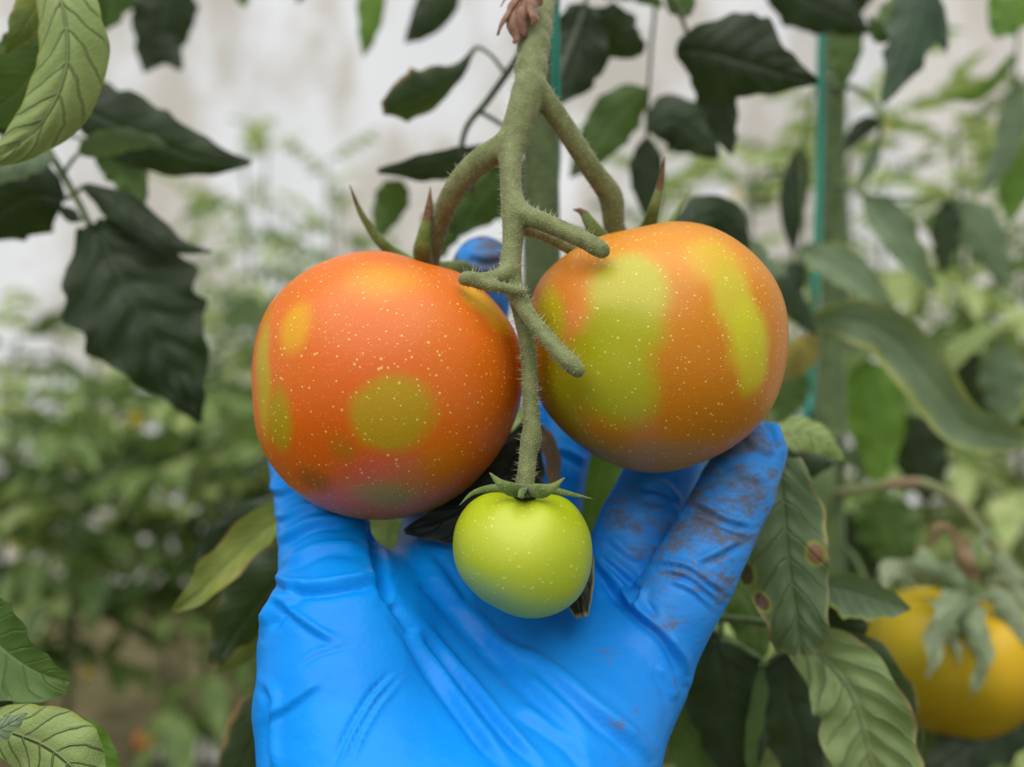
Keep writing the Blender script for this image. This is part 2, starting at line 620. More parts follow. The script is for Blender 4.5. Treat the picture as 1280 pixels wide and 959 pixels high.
def outline_r(center, pts, smooth=3):
    """closed radius profile r(theta) in pixels from silhouette points"""
    p = np.array(pts, float) - np.array(center)
    th = np.arctan2(-p[:, 1], p[:, 0])
    r = np.hypot(p[:, 0], p[:, 1])
    o = np.argsort(th)
    th, r = th[o], r[o]
    g = np.linspace(-np.pi, np.pi, 361)[:-1]
    R = np.interp(g, np.r_[th[-1] - 2 * np.pi, th, th[0] + 2 * np.pi], np.r_[r[-1], r, r[0]])
    k = np.exp(-0.5 * (np.arange(-15, 16) / 6.0) ** 2)
    k /= k.sum()
    R = np.convolve(np.r_[R[-30:], R, R[:30]], k, mode='same')[30:-30]
    return lambda t: np.interp(t, np.r_[g, np.pi], np.r_[R, R[0]])


def fruit_body(center, d, prof, ry, calyx=None, dimple=0.005, dim_r=0.016, ribs=0.0):
    """fruit with the given silhouette profile (pixels) and front-back half depth ry"""
    C = P(center[0], center[1], d)
    n = ICO6[0]
    th = np.arctan2(n[:, 2], n[:, 0])
    rho = np.hypot(n[:, 0], n[:, 2])
    sc = d / F * 0.988
    r = prof(th) * sc
    rm = r.mean()
    w = np.clip((rho - 0.25) / 0.6, 0, 1)
    w = w * w * (3 - 2 * w)
    re = rm * (1 - w) + r * w
    v = np.stack((rho * re * np.cos(th), n[:, 1] * ry, rho * re * np.sin(th)), 1)
    if calyx is not None:
        ax = nrm(np.asarray(calyx) - C)
        vd = nrm(v)
        ang = np.arccos(np.clip(vd @ ax, -1, 1)) * rm
        fall = np.exp(-(ang / dim_r) ** 2)
        v = v - ax * (dimple * fall)[:, None]
        if ribs:
            e1 = nrm(np.cross(ax, (0, 1, 0.3)))
            e2 = np.cross(ax, e1)
            az = np.arctan2(vd @ e2, vd @ e1)
            v = v * (1 + ribs * np.cos(6 * az) * np.exp(-((ang - dim_r * 1.6) / (dim_r * 1.3)) ** 2))[:, None]
    return C, v + C


def front_pt(verts, x, y):
    px = PX(verts)
    dd = np.hypot(px[:, 0] - x, px[:, 1] - y)
    ok = np.nonzero(dd < dd.min() + 3.0)[0]
    return verts[ok[np.argmin(verts[ok, 1])]]


def make_blobs(verts, C, d, rows):
    out = []                      # C: world origin of the fruit object
    for (x, y, rx, rz, c, soft, amt) in rows:
        p = front_pt(verts, x, y)
        s = p[1] / F
        out.append((p - C, (rx * s, 0.5 * (rx + rz) * s * 1.2, rz * s), c, soft, amt))
    return out


def sepal(parent, rows, r0, flat=0.35, mat='sepal', tip=None, n=14):
    """rows of (x, y, d); tapering pointed sepal"""
    pts = pxs(rows)
    k = len(pts)
    rad = [r0 * a for a in np.interp(np.linspace(0, 1, k), [0, 0.25, 0.7, 1], [0.75, 1.0, 0.5, 0.06])]
    v, f = tube_geo(pts, rad, n=n, seg=8, flat=flat, flat_dir=(0, 1, 0))
    o = mk('sepal', v, f, M[mat], parent)
    if tip:                                   # shrivelled brown point
        o.data.materials.append(M['sepal_tip'])
        for i, pl in enumerate(o.data.polygons):
            if i // 8 >= n * (1 - tip):
                pl.material_index = 1
    return o


L_out = [(657, 480), (653, 500), (643, 532), (628, 562), (605, 592), (575, 620), (545, 636), (510, 647), (469, 650), (430, 644), (394, 630), (368, 610),
         (347, 587), (334, 565), (326, 547), (322, 500), (322, 436), (337, 386), (355, 363), (378, 343), (400, 330), (425, 320), (447, 316), (469, 315), (503, 318),
         (525, 325), (550, 332), (575, 341), (600, 357), (617, 372), (631, 389), (650, 420), (657, 457)]
R_out = [(661, 372), (667, 354), (682, 336), (714, 314), (757, 293), (795, 284), (823, 281), (851, 278), (886, 284), (917, 301), (948, 329), (970, 361), (979, 395),
         (980, 432), (973, 476), (961, 511), (939, 538), (901, 566), (861, 583), (820, 593), (776, 586), (739, 569), (707, 544), (682, 516), (671, 501), (666, 439), (661, 400)]

# left tomato: orange-red with olive rings
cal_L = P(532, 338, 0.262)
C1, V1 = fruit_body((490, 483), 0.240, outline_r((490, 483), L_out), 0.0355, cal_L, 0.004, 0.012, 0.012)
OG = (168, 138, 18)
blobs = make_blobs(V1, P(490, 650, 0.24), 0.24, [
    (470, 400, 150, 80, (204, 112, 48), 0.6, 0.75), (450, 455, 80, 60, (204, 90, 22), 0.6, 0.75), (420, 560, 90, 60, (200, 86, 4), 0.6, 0.8),
    (610, 500, 60, 120, (206, 98, 8), 0.5, 0.8),
    (490, 515, 50, 47, OG, 0.22, 0.95), (368, 410, 20, 32, (206, 150, 28), 0.4, 0.9), (326, 470, 13, 80, (176, 150, 10), 0.35, 0.95),
    (350, 532, 21, 42, (160, 136, 8), 0.3, 0.95), (480, 348, 42, 26, (216, 146, 40), 0.6, 0.8), (600, 368, 26, 20, (226, 170, 20), 0.35, 0.9),
    (625, 392, 24, 24, (224, 166, 14), 0.4, 0.85), (470, 585, 45, 22, (206, 86, 52), 0.5, 0.7), (430, 628, 60, 22, (206, 92, 60), 0.5, 0.55),
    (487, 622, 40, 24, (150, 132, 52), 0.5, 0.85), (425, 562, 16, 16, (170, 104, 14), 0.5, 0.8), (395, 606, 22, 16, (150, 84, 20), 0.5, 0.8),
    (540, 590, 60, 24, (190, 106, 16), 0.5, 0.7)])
t1 = empty('tomato', P(490, 650, 0.24), 'large orange-red tomato with round olive-green spots resting on the thumb side', 'tomato')
mk('fruit', V1, ICO6[1], fruit_mat('ripening_orange_skin', (206, 102, 14), blobs), t1)
cx1 = tube('calyx', [cal_L + (0, 0.001, 0.001), cal_L + (0, -.0005, -0.003)], [0.0035, 0.0028], M['sepal'], t1, n=5)
sepal(cx1, [(532, 338, .262), (505, 325, .266), (478, 305, .262), (452, 268, .258), (437, 231, .254)], 0.0022, tip=.22)
sepal(cx1, [(534, 340, .262), (528, 318, .252), (530, 295, .249), (536, 262, .248), (538, 234, .248)], 0.0028, tip=.36, n=20)
sepal(cx1, [(532, 338, .262), (545, 345, .28), (540, 375, .287)], 0.003)
sepal(cx1, [(532, 338, .262), (580, 335, .275), (600, 345, .28)], 0.003)
sepal(cx1, [(532, 338, .262), (500, 345, .28), (470, 380, .284)], 0.003)

# right tomato: marbled green and orange
cal_R = P(778, 300, 0.262)
C2, V2 = fruit_body((820, 437), 0.240, outline_r((820, 437), R_out), 0.0335, cal_R, 0.004, 0.012, 0.010)
G1, G2 = (172, 172, 56), (154, 156, 12)
blobs = make_blobs(V2, P(820, 592, 0.24), 0.24, [
    (850, 310, 120, 40, (208, 138, 44), 0.6, 0.8), (860, 520, 130, 80, (190, 116, 18), 0.5, 0.8), (715, 355, 50, 40, (204, 122, 40), 0.5, 0.8),
    (718, 410, 40, 24, (214, 134, 70), 0.5, 0.7),
    (782, 360, 48, 55, G1, 0.25, 0.9), (775, 415, 52, 40, G2, 0.3, 0.9), (738, 465, 72, 48, G2, 0.28, 0.95), (775, 495, 46, 48, (164, 164, 34), 0.35, 0.9),
    (683, 400, 22, 42, (176, 168, 20), 0.35, 0.9), (700, 500, 40, 50, (150, 140, 14), 0.4, 0.85),
    (898, 325, 36, 34, (196, 164, 46), 0.4, 0.85), (920, 375, 30, 48, (182, 170, 46), 0.3, 0.9), (938, 425, 30, 48, (186, 182, 30), 0.3, 0.95), (944, 468, 22, 30, (184, 174, 12), 0.4, 0.9),
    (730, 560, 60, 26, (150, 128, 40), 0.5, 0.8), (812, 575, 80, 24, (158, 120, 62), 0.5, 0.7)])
t2 = empty('tomato', P(820, 592, 0.24), 'large marbled green and orange tomato resting above the outer fingers', 'tomato')
mk('fruit', V2, ICO6[1], fruit_mat('ripening_marbled_skin', (188, 118, 14), blobs), t2)
cx2 = tube('calyx', [cal_R + (0, 0.001, 0.001), cal_R + (0, -.0005, -0.003)], [0.0035, 0.0028], M['sepal'], t2, n=5)
sepal(cx2, [(776, 302, .262), (755, 300, .252), (738, 280, .249), (728, 265, .249), (716, 262, .248)], 0.0025, tip=.25)
sepal(cx2, [(780, 302, .262), (806, 290, .262), (818, 260, .256), (826, 228, .254), (831, 196, .252)], 0.0024, tip=.35, n=20)
sepal(cx2, [(780, 302, .262), (830, 288, .275), (848, 262, .278), (866, 234, .28)], 0.0013)
sepal(cx2, [(780, 302, .262), (790, 320, .28), (800, 350, .285)], 0.003)

# small green tomato
cal_G = P(657, 614, 0.214)
Gc = (653, 690)
gp = [(741, 690), (737, 720), (722, 748), (696, 765), (660, 771), (620, 757), (588, 735), (570, 710), (565, 680), (570, 652), (585, 630), (605, 617), (630, 611), (657, 614), (684, 612), (710, 624), (730, 648), (739, 668)]
C3, V3 = fruit_body(Gc, 0.214, outline_r(Gc, gp), 0.0168, P(657, 606, 0.212), 0.0022, 0.006, 0.02)
blobs = make_blobs(V3, P(653, 771, 0.214), 0.214, [
    (640, 665, 60, 40, (182, 190, 66), 0.6, 0.7), (600, 740, 60, 26, (140, 166, 92), 0.6, 0.7), (690, 735, 50, 26, (170, 184, 60), 0.6, 0.5),
    (655, 622, 40, 14, (132, 152, 24), 0.6, 0.6)])
t3 = empty('tomato', P(653, 771, 0.214), 'small pale green unripe tomato hanging over the gloved palm', 'tomato')
mk('fruit', V3, ICO6[1], fruit_mat('unripe_green_skin', (150, 168, 12), blobs, speck=(216, 220, 130), speck_amt=0.4, tone=(158, 174, 24), warp=0.004), t3)
cx3 = tube('calyx', [cal_G + (0, 0, 0.001), cal_G + (0, 0, -0.0012)], [0.0028, 0.0036], M['sepal'], t3, n=5, seg=12)
for rows, r in (
        ([(655, 613, .212), (640, 612, .206), (625, 604, .205), (612, 591, .206)], .0019), ([(660, 613, .212), (676, 614, .205), (690, 610, .204), (706, 597, .205)], .0020),
        ([(660, 612, .214), (690, 613, .213), (715, 618, .212), (742, 624, .213)], .0010), ([(655, 612, .214), (620, 610, .214), (592, 616, .214), (574, 632, .214)], .0011),
        ([(657, 610, .216), (664, 612, .226), (668, 622, .232)], .0016), ([(655, 614, .211), (652, 617, .203), (648, 622, .2005)], .0017)):
    sepal(cx3, rows, r, flat=0.45)


# ------------------------------------------------------------------ truss
def sdf_network(chains, lo, hi, h, k):
    X, Y, Z = grid(lo, hi, h)
    val = np.full(X.shape, 1.0, np.float32)
    for ch in chains:
        pts = pxs(ch)
        rad = np.array([c[3] * 0.5 * c[2] / F for c in ch])          # widths given in pixels
        S = spline(np.column_stack((pts, rad)), max(3, 3 * len(ch)))
        cv = None
        for i in range(len(S) - 1):
            a, b = S[i], S[i + 1]
            r = max(a[3], b[3]) + 0.006
            l0 = np.maximum(((np.minimum(a[:3], b[:3]) - r - lo) / h).astype(int), 0)
            l1 = np.maximum(((np.maximum(a[:3], b[:3]) + r - lo) / h).astype(int) + 2, 0)
            sl = tuple(slice(l0[q], l1[q]) for q in range(3))
            if val[sl].size == 0:
                continue
            dd = cone_sdf(X[sl], Y[sl], Z[sl], a[:3], b[:3], a[3], b[3])
            val[sl] = smin(val[sl], dd.astype(np.float32), k)
    return surface_nets(val, np.array(lo), h)


D0 = 0.226
chains = [
    [(682, -70, .300, 44), (676, -20, .270, 40), (668, 50, .250, 38), (661, 112, .240, 36)],
    [(661, 112, .240, 34), (650, 148, .238, 30), (640, 180, .237, 32)],
    [(640, 180, .237, 30), (614, 192, .238, 26), (590, 210, .240, 25), (565, 242, .244, 22), (548, 285, .253, 19), (535, 336, .262, 19)],
    [(664, 105, .241, 26), (682, 125, .242, 21), (708, 162, .245, 20), (736, 206, .249, 20), (758, 236, .254, 22), (765, 250, .256, 24), (768, 285, .260, 20), (778, 302, .264, 20)],
    [(638, 180, .236, 26), (638, 205, .233, 21), (639, 240, .230, 20), (643, 265, .227, 25), (641, 300, .225, 19), (638, 335, .223, 20), (643, 362, .222, 15), (652, 395, .222, 14),
     (660, 435, .222, 14), (663, 490, .221, 14), (665, 535, .219, 15), (664, 549, .218, 20), (660, 570, .217, 15), (656, 612, .214, 18)],
    [(643, 262, .227, 20), (660, 270, .225, 16), (695, 284, .220, 15), (730, 300, .216, 14), (748, 310, .2145, 15), (754, 314, .214, 17)],
    [(646, 284, .229, 10), (680, 294, .236, 9), (722, 316, .243, 11), (740, 330, .246, 10)],
    [(638, 338, .222, 14), (622, 346, .220, 9), (602, 350, .219, 8), (584, 348, .220, 9), (578, 350, .221, 8)],
    [(596, 353, .220, 5), (620, 358, .217, 4.5), (640, 362, .216, 4), (656, 366, .216, 3.5)],
    [(646, 366, .220, 14), (660, 393, .216, 12), (680, 418, .212, 12), (702, 443, .208, 13), (718, 459, .2065, 14), (723, 464, .206, 16)],
]
lo = np.array((-0.030, 0.198, 1.262))
hi = np.array((0.042, 0.305, 1.47))
TV, TQ = sdf_network(chains, lo, hi, 0.0005, 0.0022)
tr = empty('tomato_truss', P(675, -40, 0.285), 'forked fuzzy green truss stem from which the three held tomatoes hang', 'truss stem')
mk('truss_stalk', TV, TQ, M['truss'], tr)
# fine hairs of the stalk: stuff
hv, hf = [], []
for ch in chains:
    S = spline(np.column_stack((pxs(ch), [c[3] * 0.5 * c[2] / F for c in ch])), 60)
    T = nrm(np.gradient(S[:, :3], axis=0))
    L = np.linalg.norm(np.diff(S[:, :3], axis=0), axis=1).sum()
    for _ in range(int(L * 13000)):
        i = rng.integers(0, 60)
        a = nrm(np.cross(T[i], rng.normal(size=3)))
        p = S[i, :3] + a * S[i, 3] * 0.9 + T[i] * rng.normal() * L / 120
        ln = rng.uniform(0.0008, 0.0032)
        e = p + nrm(a + 0.35 * rng.normal(size=3)) * ln
        sd = nrm(np.cross(e - p, rng.normal(size=3))) * 0.0001
        b = len(hv)
        sd2 = nrm(np.cross(e - p, sd)) * 0.0001
        hv += [p + sd, p - sd, p + sd2, p - sd2, e]
        hf += [[b, b + 2, b + 4], [b + 2, b + 1, b + 4], [b + 1, b + 3, b + 4], [b + 3, b, b + 4]]
hr = mk('stalk_hairs', hv, hf, M['hair'], tr)
hr['kind'] = 'stuff'
# dried flower parts at the top of the truss
for rows, w in (([(668, -12, .247), (660, 8, .244), (652, 26, .243), (655, 46, .243)], .0042), ([(660, -15, .247), (645, 0, .244), (634, 18, .243), (626, 32, .243), (622, 44, .243)], .0020),
                ([(668, -10, .245), (664, 10, .242), (668, 24, .241), (664, 32, .241)], .0026), ([(655, -12, .247), (642, 10, .244), (640, 30, .243), (646, 48, .243), (642, 54, .243)], .0024),
                ([(650, -14, .247), (634, -4, .246), (626, 8, .245)], .0012)):
    v, f = tube_geo(pxs(rows), [w * a for a in np.linspace(1, .25, len(rows))], n=14, seg=7, flat=0.4, jitter=0.5)
    mk('dried_petal', v, f, M['dry'], tr)


# ------------------------------------------------------------------ gloved hand
def hand():
    def c(*rows):
        return [(P(x, y, d), r * 0.001) for (x, y, d, r) in rows]
    palm = [c((560, 1500, .185, 26), (565, 1250, .19, 27), (530, 1080, .197, 22)), c((560, 1250, .19, 27), (470, 1050, .198, 24), (430, 880, .212, 20.5), (424, 800, .222, 18)),
            c((530, 1080, .197, 22), (535, 880, .23, 17), (545, 740, .255, 12.5)), c((440, 800, .226, 14), (500, 752, .243, 10.5), (545, 730, .256, 12)), c((580, 1080, .197, 22), (620, 900, .232, 17), (662, 750, .258, 12.5)),
            c((630, 1080, .197, 22), (690, 900, .229, 17), (752, 780, .25, 12.5)), c((565, 1250, .19, 27), (675, 1080, .199, 21), (738, 930, .218, 17), (792, 850, .234, 13))]
    fing = [(c((424, 800, .222, 17.5), (418, 745, .232, 14.5), (412, 690, .243, 13.5), (394, 610, .262, 12.2), (378, 562, .279, 11.0)), .008),
            (c((545, 740, .255, 12.5), (556, 620, .278, 12), (588, 450, .298, 11), (604, 334, .292, 10.3)), .007),
            (c((662, 750, .258, 12.5), (685, 610, .281, 11.6), (710, 500, .305, 11), (760, 410, .315, 10)), .007),
            (c((752, 780, .25, 12.5), (797, 655, .259, 11.3), (842, 560, .279, 10.8), (865, 480, .305, 10)), .006),
            (c((792, 850, .234, 12.5), (866, 718, .238, 11.4), (921, 612, .246, 10.4), (941, 564, .253, 9.4)), .006)]
    lo, hi, h = np.array((-.078, .135, 1.06)), np.array((.088, .335, 1.36)), 0.0013
    X, Y, Z = grid(lo, hi, h)

    def chain(rows, k=0.001):
        v = None
        for (a, ra), (b, rb) in zip(rows[:-1], rows[1:]):
            q = cone_sdf(X, Y, Z, a, b, ra, rb).astype(np.float32)
            v = q if v is None else (np.minimum(v, q) if k == 0 else smin(v, q, k))
        return v
    pv = None
    for rows in palm:
        q = chain(rows)
        pv = q if pv is None else smin(pv, q, 0.014)
    tot = None
    for rows, k in fing:
        q = smin(pv, chain(rows), k)
        tot = q if tot is None else smin(tot, q, 0.0012)
    # open end at the cuff
    tot = np.maximum(tot, (P(560, 1440, .186)[2] - Z))
    V, Q = surface_nets(tot, lo, h)
    V, Q, N = subdivide(V, Q, 1)
    px = PX(V)
    view = nrm(V - np.array((0, 0, CAMZ)))
    face = np.clip(-(N * view).sum(1) * 1.8 + 0.75, 0, 1)
    # stretched-rubber folds: (polyline in photo pixels, height mm, half-width px, trough mm on one side)
    folds = [
        ([(330, 600), (348, 612), (372, 604), (400, 602)], .7, 7, .5), ([(340, 640), (352, 645), (378, 634), (410, 630)], .6, 6, .4),
        ([(345, 676), (358, 670), (381, 656), (405, 650), (440, 648)], 1.0, 7, .8), ([(350, 706), (366, 700), (394, 687), (420, 682), (460, 684)], .9, 7, .7),
        ([(338, 712), (348, 722), (366, 731), (403, 731), (441, 725), (482, 719)], 1.3, 8, 1.0), ([(326, 785), (333, 772), (350, 750), (375, 735)], 1.2, 9, .9),
        ([(345, 745), (358, 757), (381, 776), (406, 793), (426, 800)], .7, 7, .35), ([(370, 832), (388, 819), (405, 811), (436, 803)], .2, 4, .25),
        ([(326, 850), (338, 860), (345, 880), (342, 920), (346, 970)], .8, 8, .6), ([(328, 900), (360, 880), (400, 850)], .4, 7, .3),
        ([(464, 650), (472, 690), (480, 725), (489, 756)], -2.4, 7, 0), ([(489, 752), (505, 775), (520, 795)], -1.2, 6, 0), ([(489, 754), (519, 790), (550, 840), (597, 906), (644, 962)], 1.0, 9, 1.0),
        ([(505, 755), (550, 809), (597, 862), (644, 918), (690, 965)], .9, 8, .9), ([(500, 656), (537, 703), (581, 759), (640, 822), (700, 882), (765, 962)], 1.2, 14, .8),
        ([(620, 806), (682, 834), (745, 884), (795, 925), (817, 956)], 1.3, 12, .9), ([(640, 880), (680, 900), (720, 930), (745, 965)], .8, 10, .6),
        ([(742, 690), (770, 729), (798, 762), (832, 790), (854, 825), (860, 850)], 1.6, 8, 1.2), ([(755, 692), (778, 712), (800, 731)], .9, 6, .6),
        ([(805, 733), (803, 748), (800, 764)], 1.0, 5, .7), ([(808, 752), (822, 775), (846, 801)], -.8, 5, 0), ([(816, 768), (832, 780), (850, 806)], .6, 5, 0),
        ([(496, 843), (466, 875), (441, 918), (422, 962)], .6, 5, .6), ([(505, 848), (475, 882), (452, 922), (436, 962)], .4, 5, .4),
        ([(820, 830), (835, 850), (845, 880)], .6, 8, .4),
        ([(862, 628), (881, 632), (909, 648), (940, 655)], .9, 6, .8), ([(860, 642), (885, 648), (915, 662), (938, 668)], .6, 5, .5),
        ([(818, 700), (857, 706), (882, 722), (908, 740)], .9, 5, .7), ([(826, 710), (864, 720), (900, 750)], .8, 5, .7), ([(836, 724), (866, 736), (892, 760)], .5, 5, .4),
        ([(868, 703), (895, 690), (928, 671)], .7, 6, .5), ([(950, 512), (966, 530), (974, 552), (976, 580)], .9, 5, .6), ([(930, 545), (950, 560), (972, 566)], .5, 6, .4),
        ([(900, 570), (930, 590), (965, 600)], .4, 8, .3), ([(800, 602), (832, 609), (854, 633)], .8, 6, .6), ([(802, 617), (836, 628), (850, 646)], .7, 5, .5),
        ([(760, 668), (785, 690), (806, 700)], .5, 7, .3), ([(690, 560), (712, 566), (736, 580)], .6, 6, .4), ([(585, 316), (606, 322), (632, 320)], .5, 6, .5),
        ([(584, 330), (606, 338), (632, 334)], .5, 6, .4), ([(540, 680), (560, 700), (580, 730), (600, 760)], .6, 9, .5), ([(520, 720), (545, 730), (575, 760)], .5, 8, .3),
    ]
    disp = np.zeros(len(V))
    for poly, amp, wd, tr_ in folds:
        pl = spline(np.array(poly, float), 40)
        lo_, hi_ = pl.min(0) - 5 * wd, pl.max(0) + 5 * wd
        ii = np.nonzero((px[:, 0] > lo_[0]) & (px[:, 0] < hi_[0]) & (px[:, 1] > lo_[1]) & (px[:, 1] < hi_[1]) & (face > 0))[0]
        if not len(ii):
            continue
        q = px[ii]
        best = np.full(len(ii), 1e9)
        sign = np.ones(len(ii))
        tpar = np.zeros(len(ii))
        for j in range(39):
            a, b = pl[j], pl[j + 1]
            ab = b - a
            t = np.clip(((q - a) @ ab) / (ab @ ab + 1e-9), 0, 1)
            r = q - a - t[:, None] * ab
            dd = np.hypot(r[:, 0], r[:, 1])
            m = dd < best
            best[m] = dd[m]
            sign[m] = np.sign(ab[0] * r[m, 1] - ab[1] * r[m, 0])
            tpar[m] = (j + t[m]) / 39
        sd = best * sign
        taper = np.clip(np.minimum(tpar, 1 - tpar) * 5, 0.15, 1)
        wd = wd * 0.85
        disp[ii] += 0.0015 * taper * (amp * np.exp(-(sd / wd) ** 2) - tr_ * np.exp(-((sd - 1.5 * wd) / (0.9 * wd)) ** 2))
    # slack of the thin rubber
    sl = np.array([noise.fractal(Vector(tuple(p * 55)), 0.7, 2.0, 3) for p in V])
    disp += 0.00032 * sl * face
    V = V + N * (disp * face)[:, None]
    o = P(560, 1440, .186)
    hd = mk('gloved_hand', V, Q, glove_mat(o), None, origin=o)
    tag(hd, 'open hand in a soiled blue rubber glove cradling the three tomatoes from below', 'hand')
    # rolled cuff bead
    return hd


hand()


# ------------------------------------------------------------------ leaves
def leaflet_geo(spine, w, roll=0.0, cup=0.25, lobes=4, lob=0.14, ruf=0.12, pucker=0.05, nu=56, nv=9, seed=0, shape=None, twist=0.0, base=0):
    """spine: world points; w: half width (m) or (left, right) lists along it"""
    r = np.random.default_rng(seed)
    c = spline(spine, nu)
    T = nrm(np.gradient(c, axis=0))
    u = np.linspace(0, 1, nu)
    if np.isscalar(w):
        pr = np.interp(u, [0, .08, .25, .45, .7, .88, 1], [.10, .62, .98, 1, .72, .36, .02])
        k = np.ones(5) / 5
        pr[2:-2] = np.convolve(pr, k, 'valid')
        wl = wr = w * pr
    else:
        def ip(a):
            a = np.asarray(a, float)
            s = spline(np.column_stack((np.linspace(0, 1, len(a)), a)), nu)
            return np.maximum(np.interp(u, s[:, 0], s[:, 1]), 1e-4)
        wl, wr = ip(w[0]), ip(w[1])
    ph = r.random(2)

    def teeth(p):
        x = u * lobes + p
        s = 0.5 + 0.5 * np.sin(x * 2 * np.pi + 0.6 * np.sin(x * 2 * np.pi)) + 0.18 * np.sin(x * 9.1 + p * 9)
        return 1 + lob * (s - 0.5) * np.minimum(1, (1 - u) * 6) * np.minimum(1, u * 8)
    wl = wl * teeth(ph[0])
    wr = wr * teeth(ph[1])
    V = nrm(c - np.array((0, 0, CAMZ)))
    S = nrm(np.cross(T, V))                       # across, in the image plane
    N0 = np.cross(S, T)
    rl = math.radians(roll) + math.radians(twist) * (u - 0.5)
    S2 = np.cos(rl)[:, None] * S + np.sin(rl)[:, None] * N0
    N = np.cross(S2, T)
    vv = np.linspace(-1, 1, 2 * nv + 1)
    ph2 = r.random(4) * 6.28
    verts, uvs = [], []
    mw = float(np.mean((wl + wr) / 2))
    for v in vv:
        ww = wl if v < 0 else wr
        a = abs(v)
        off = cup * a ** 1.7 * ww
        off = off + ruf * mw * a ** 2 * np.sin(u * lobes * 2 * np.pi * 0.9 + ph2[0 if v < 0 else 1])
        off = off + ruf * 0.7 * mw * np.sin(u * 7 + ph2[2] + v * 2) * 0.6
        pk = np.abs(np.sin(np.pi * (u * 7 - a * 1.6)))
        off = off - pucker * mw * pk * np.minimum(1, a * 4) * (1 - a * 0.5) + 0.05 * mw * np.exp(-(a / 0.08) ** 2)
        # material keeps its length when the blade cups
        ins = 1 - 0.12 * abs(cup) * a
        verts.append(c + S2 * (v * ww * ins)[:, None] + N * off[:, None])
        uvs.append(np.stack((u, np.full(nu, v * 0.5 + 0.5)), 1))
    nV = len(vv)
    V_ = np.stack(verts, 1).reshape(-1, 3)
    UV = np.stack(uvs, 1).reshape(-1, 2)
    f = [[base + i * nV + j, base + (i + 1) * nV + j, base + (i + 1) * nV + j + 1, base + i * nV + j + 1] for i in range(nu - 1) for j in range(nV - 1)]
    return V_, f, UV


LEAFN = [0]


def leaf(plant, stalk, stalk_r, leaflets, mat='stalk'):
    """a compound leaf: stalk (pixels, depth) with its leaflets as sub-parts"""
    sp = pxs(stalk)
    st = tube('leaf_stalk', sp, np.linspace(stalk_r, stalk_r * 0.6, len(sp)), M[mat], plant, n=30, seg=8)
    dense = spline(sp, 60)
    for row in leaflets:
        LEAFN[0] += 1
        rows, w, m = row[0], row[1], row[2]
        kw = dict(row[3]) if len(row) > 3 else {}
        pts = pxs(rows)
        s = np.mean(pts[:, 1]) / F
        if isinstance(w, tuple):
            ww = ([q * s for q in w[0]], [q * s for q in w[1]])
        elif isinstance(w, list):
            ww = ([q * s for q in w], [q * s for q in w])
        else:
            ww = w * s
        kw.setdefault('seed', LEAFN[0])
        v, f, uv = leaflet_geo(pts, ww, **kw)
        # its own little stalk
        dd = np.linalg.norm(dense - pts[0], axis=1)
        i = int(np.argmin(dd))
        if 0.0005 < dd[i] < 0.045:
            mid = (dense[i] + pts[0]) / 2 + np.array((0, 0, 0.06 * dd[i]))
            tv, tf = tube_geo([dense[i], mid, pts[0], pts[0] + (pts[1] - pts[0]) * 0.12], [0.0009, 0.0008, 0.0007, 0.0003], n=8, seg=6, base=len(v))
            f = f + tf
            v = np.vstack((v, tv))
            uv = np.vstack((uv, np.tile((0.5, 0.5), (len(tv), 1))))
        mk('leaflet', v, f, M[m], st, uv=uv)
    return st


def plant_stem(plant, rows, widths, mat):
    pts = pxs(rows)
    return tube('main_stem', pts, widths, M[mat], plant, n=60, seg=14, jitter=0.06)


# --- the plant the truss belongs to
bA = P(680, 0, 0.325)
pA = empty('tomato_plant', (bA[0], bA[1], 0), 'tomato plant with thick upright stem and scorched leaves around the gloved hand', 'plant')
sx = (680 - CX) / F * 0.325
stA = tube('main_stem', [(sx + 0.01, .34, -0.01), (sx + .006, .335, .5), (sx, .325, 1.1), (sx, .325, 1.30), (sx - .001, .325, 1.42), (sx + 0.004, .33, 1.8), (sx, .335, 2.2)],
           [.011, .010, .0078, .0072, .0066, .006, .0045], M['stem'], pA, n=80, seg=14, jitter=0.05)
leaf(pA, [(672, 30, .327), (645, 75, .335), (610, 125, .34), (583, 160, .34), (577, 200, .342), (590, 240, .355)], .0016, [
    ([(596, 58, .36), (572, 92, .352), (535, 118, .345), (505, 130, .34), (478, 137, .338)], [2, 9, 26, 32, 9], 'leaf_brown_edge', dict(roll=25, cup=.5, lob=.15)),
    ([(655, 182, .335), (600, 200, .342), (540, 210, .342), (472, 214, .34)], [6, 20, 19, 3], 'leaf_dark', dict(roll=20, lob=.1)),
    ([(645, 190, .36), (615, 230, .366), (590, 262, .37), (575, 295, .37)], 46, 'leaf_mid', {}),
    ([(560, 250, .37), (545, 300, .372), (520, 330, .375)], 26, 'leaf_mid', {}),
    ([(500, 225, .44), (485, 262, .45), (470, 300, .45)], 22, 'leaf_mid', {})], 'stalk_dark')
leaf(pA, [(685, 120, .33), (712, 60, .37), (730, 10, .385), (740, -40, .39)], .0014, [
    ([(728, 5, .385), (722, 60, .385), (712, 95, .385), (700, 130, .383)], [18, 40, 34, 3], 'leaf_dark', {}),
    ([(728, 22, .395), (765, 40, .4), (785, 55, .4), (806, 62, .4)], [10, 30, 26, 8], 'leaf_dark', dict(roll=-15)),
    ([(735, -25, .4), (790, -20, .4), (830, 10, .4)], 22, 'leaf_mid', {})], 'stalk_dark')
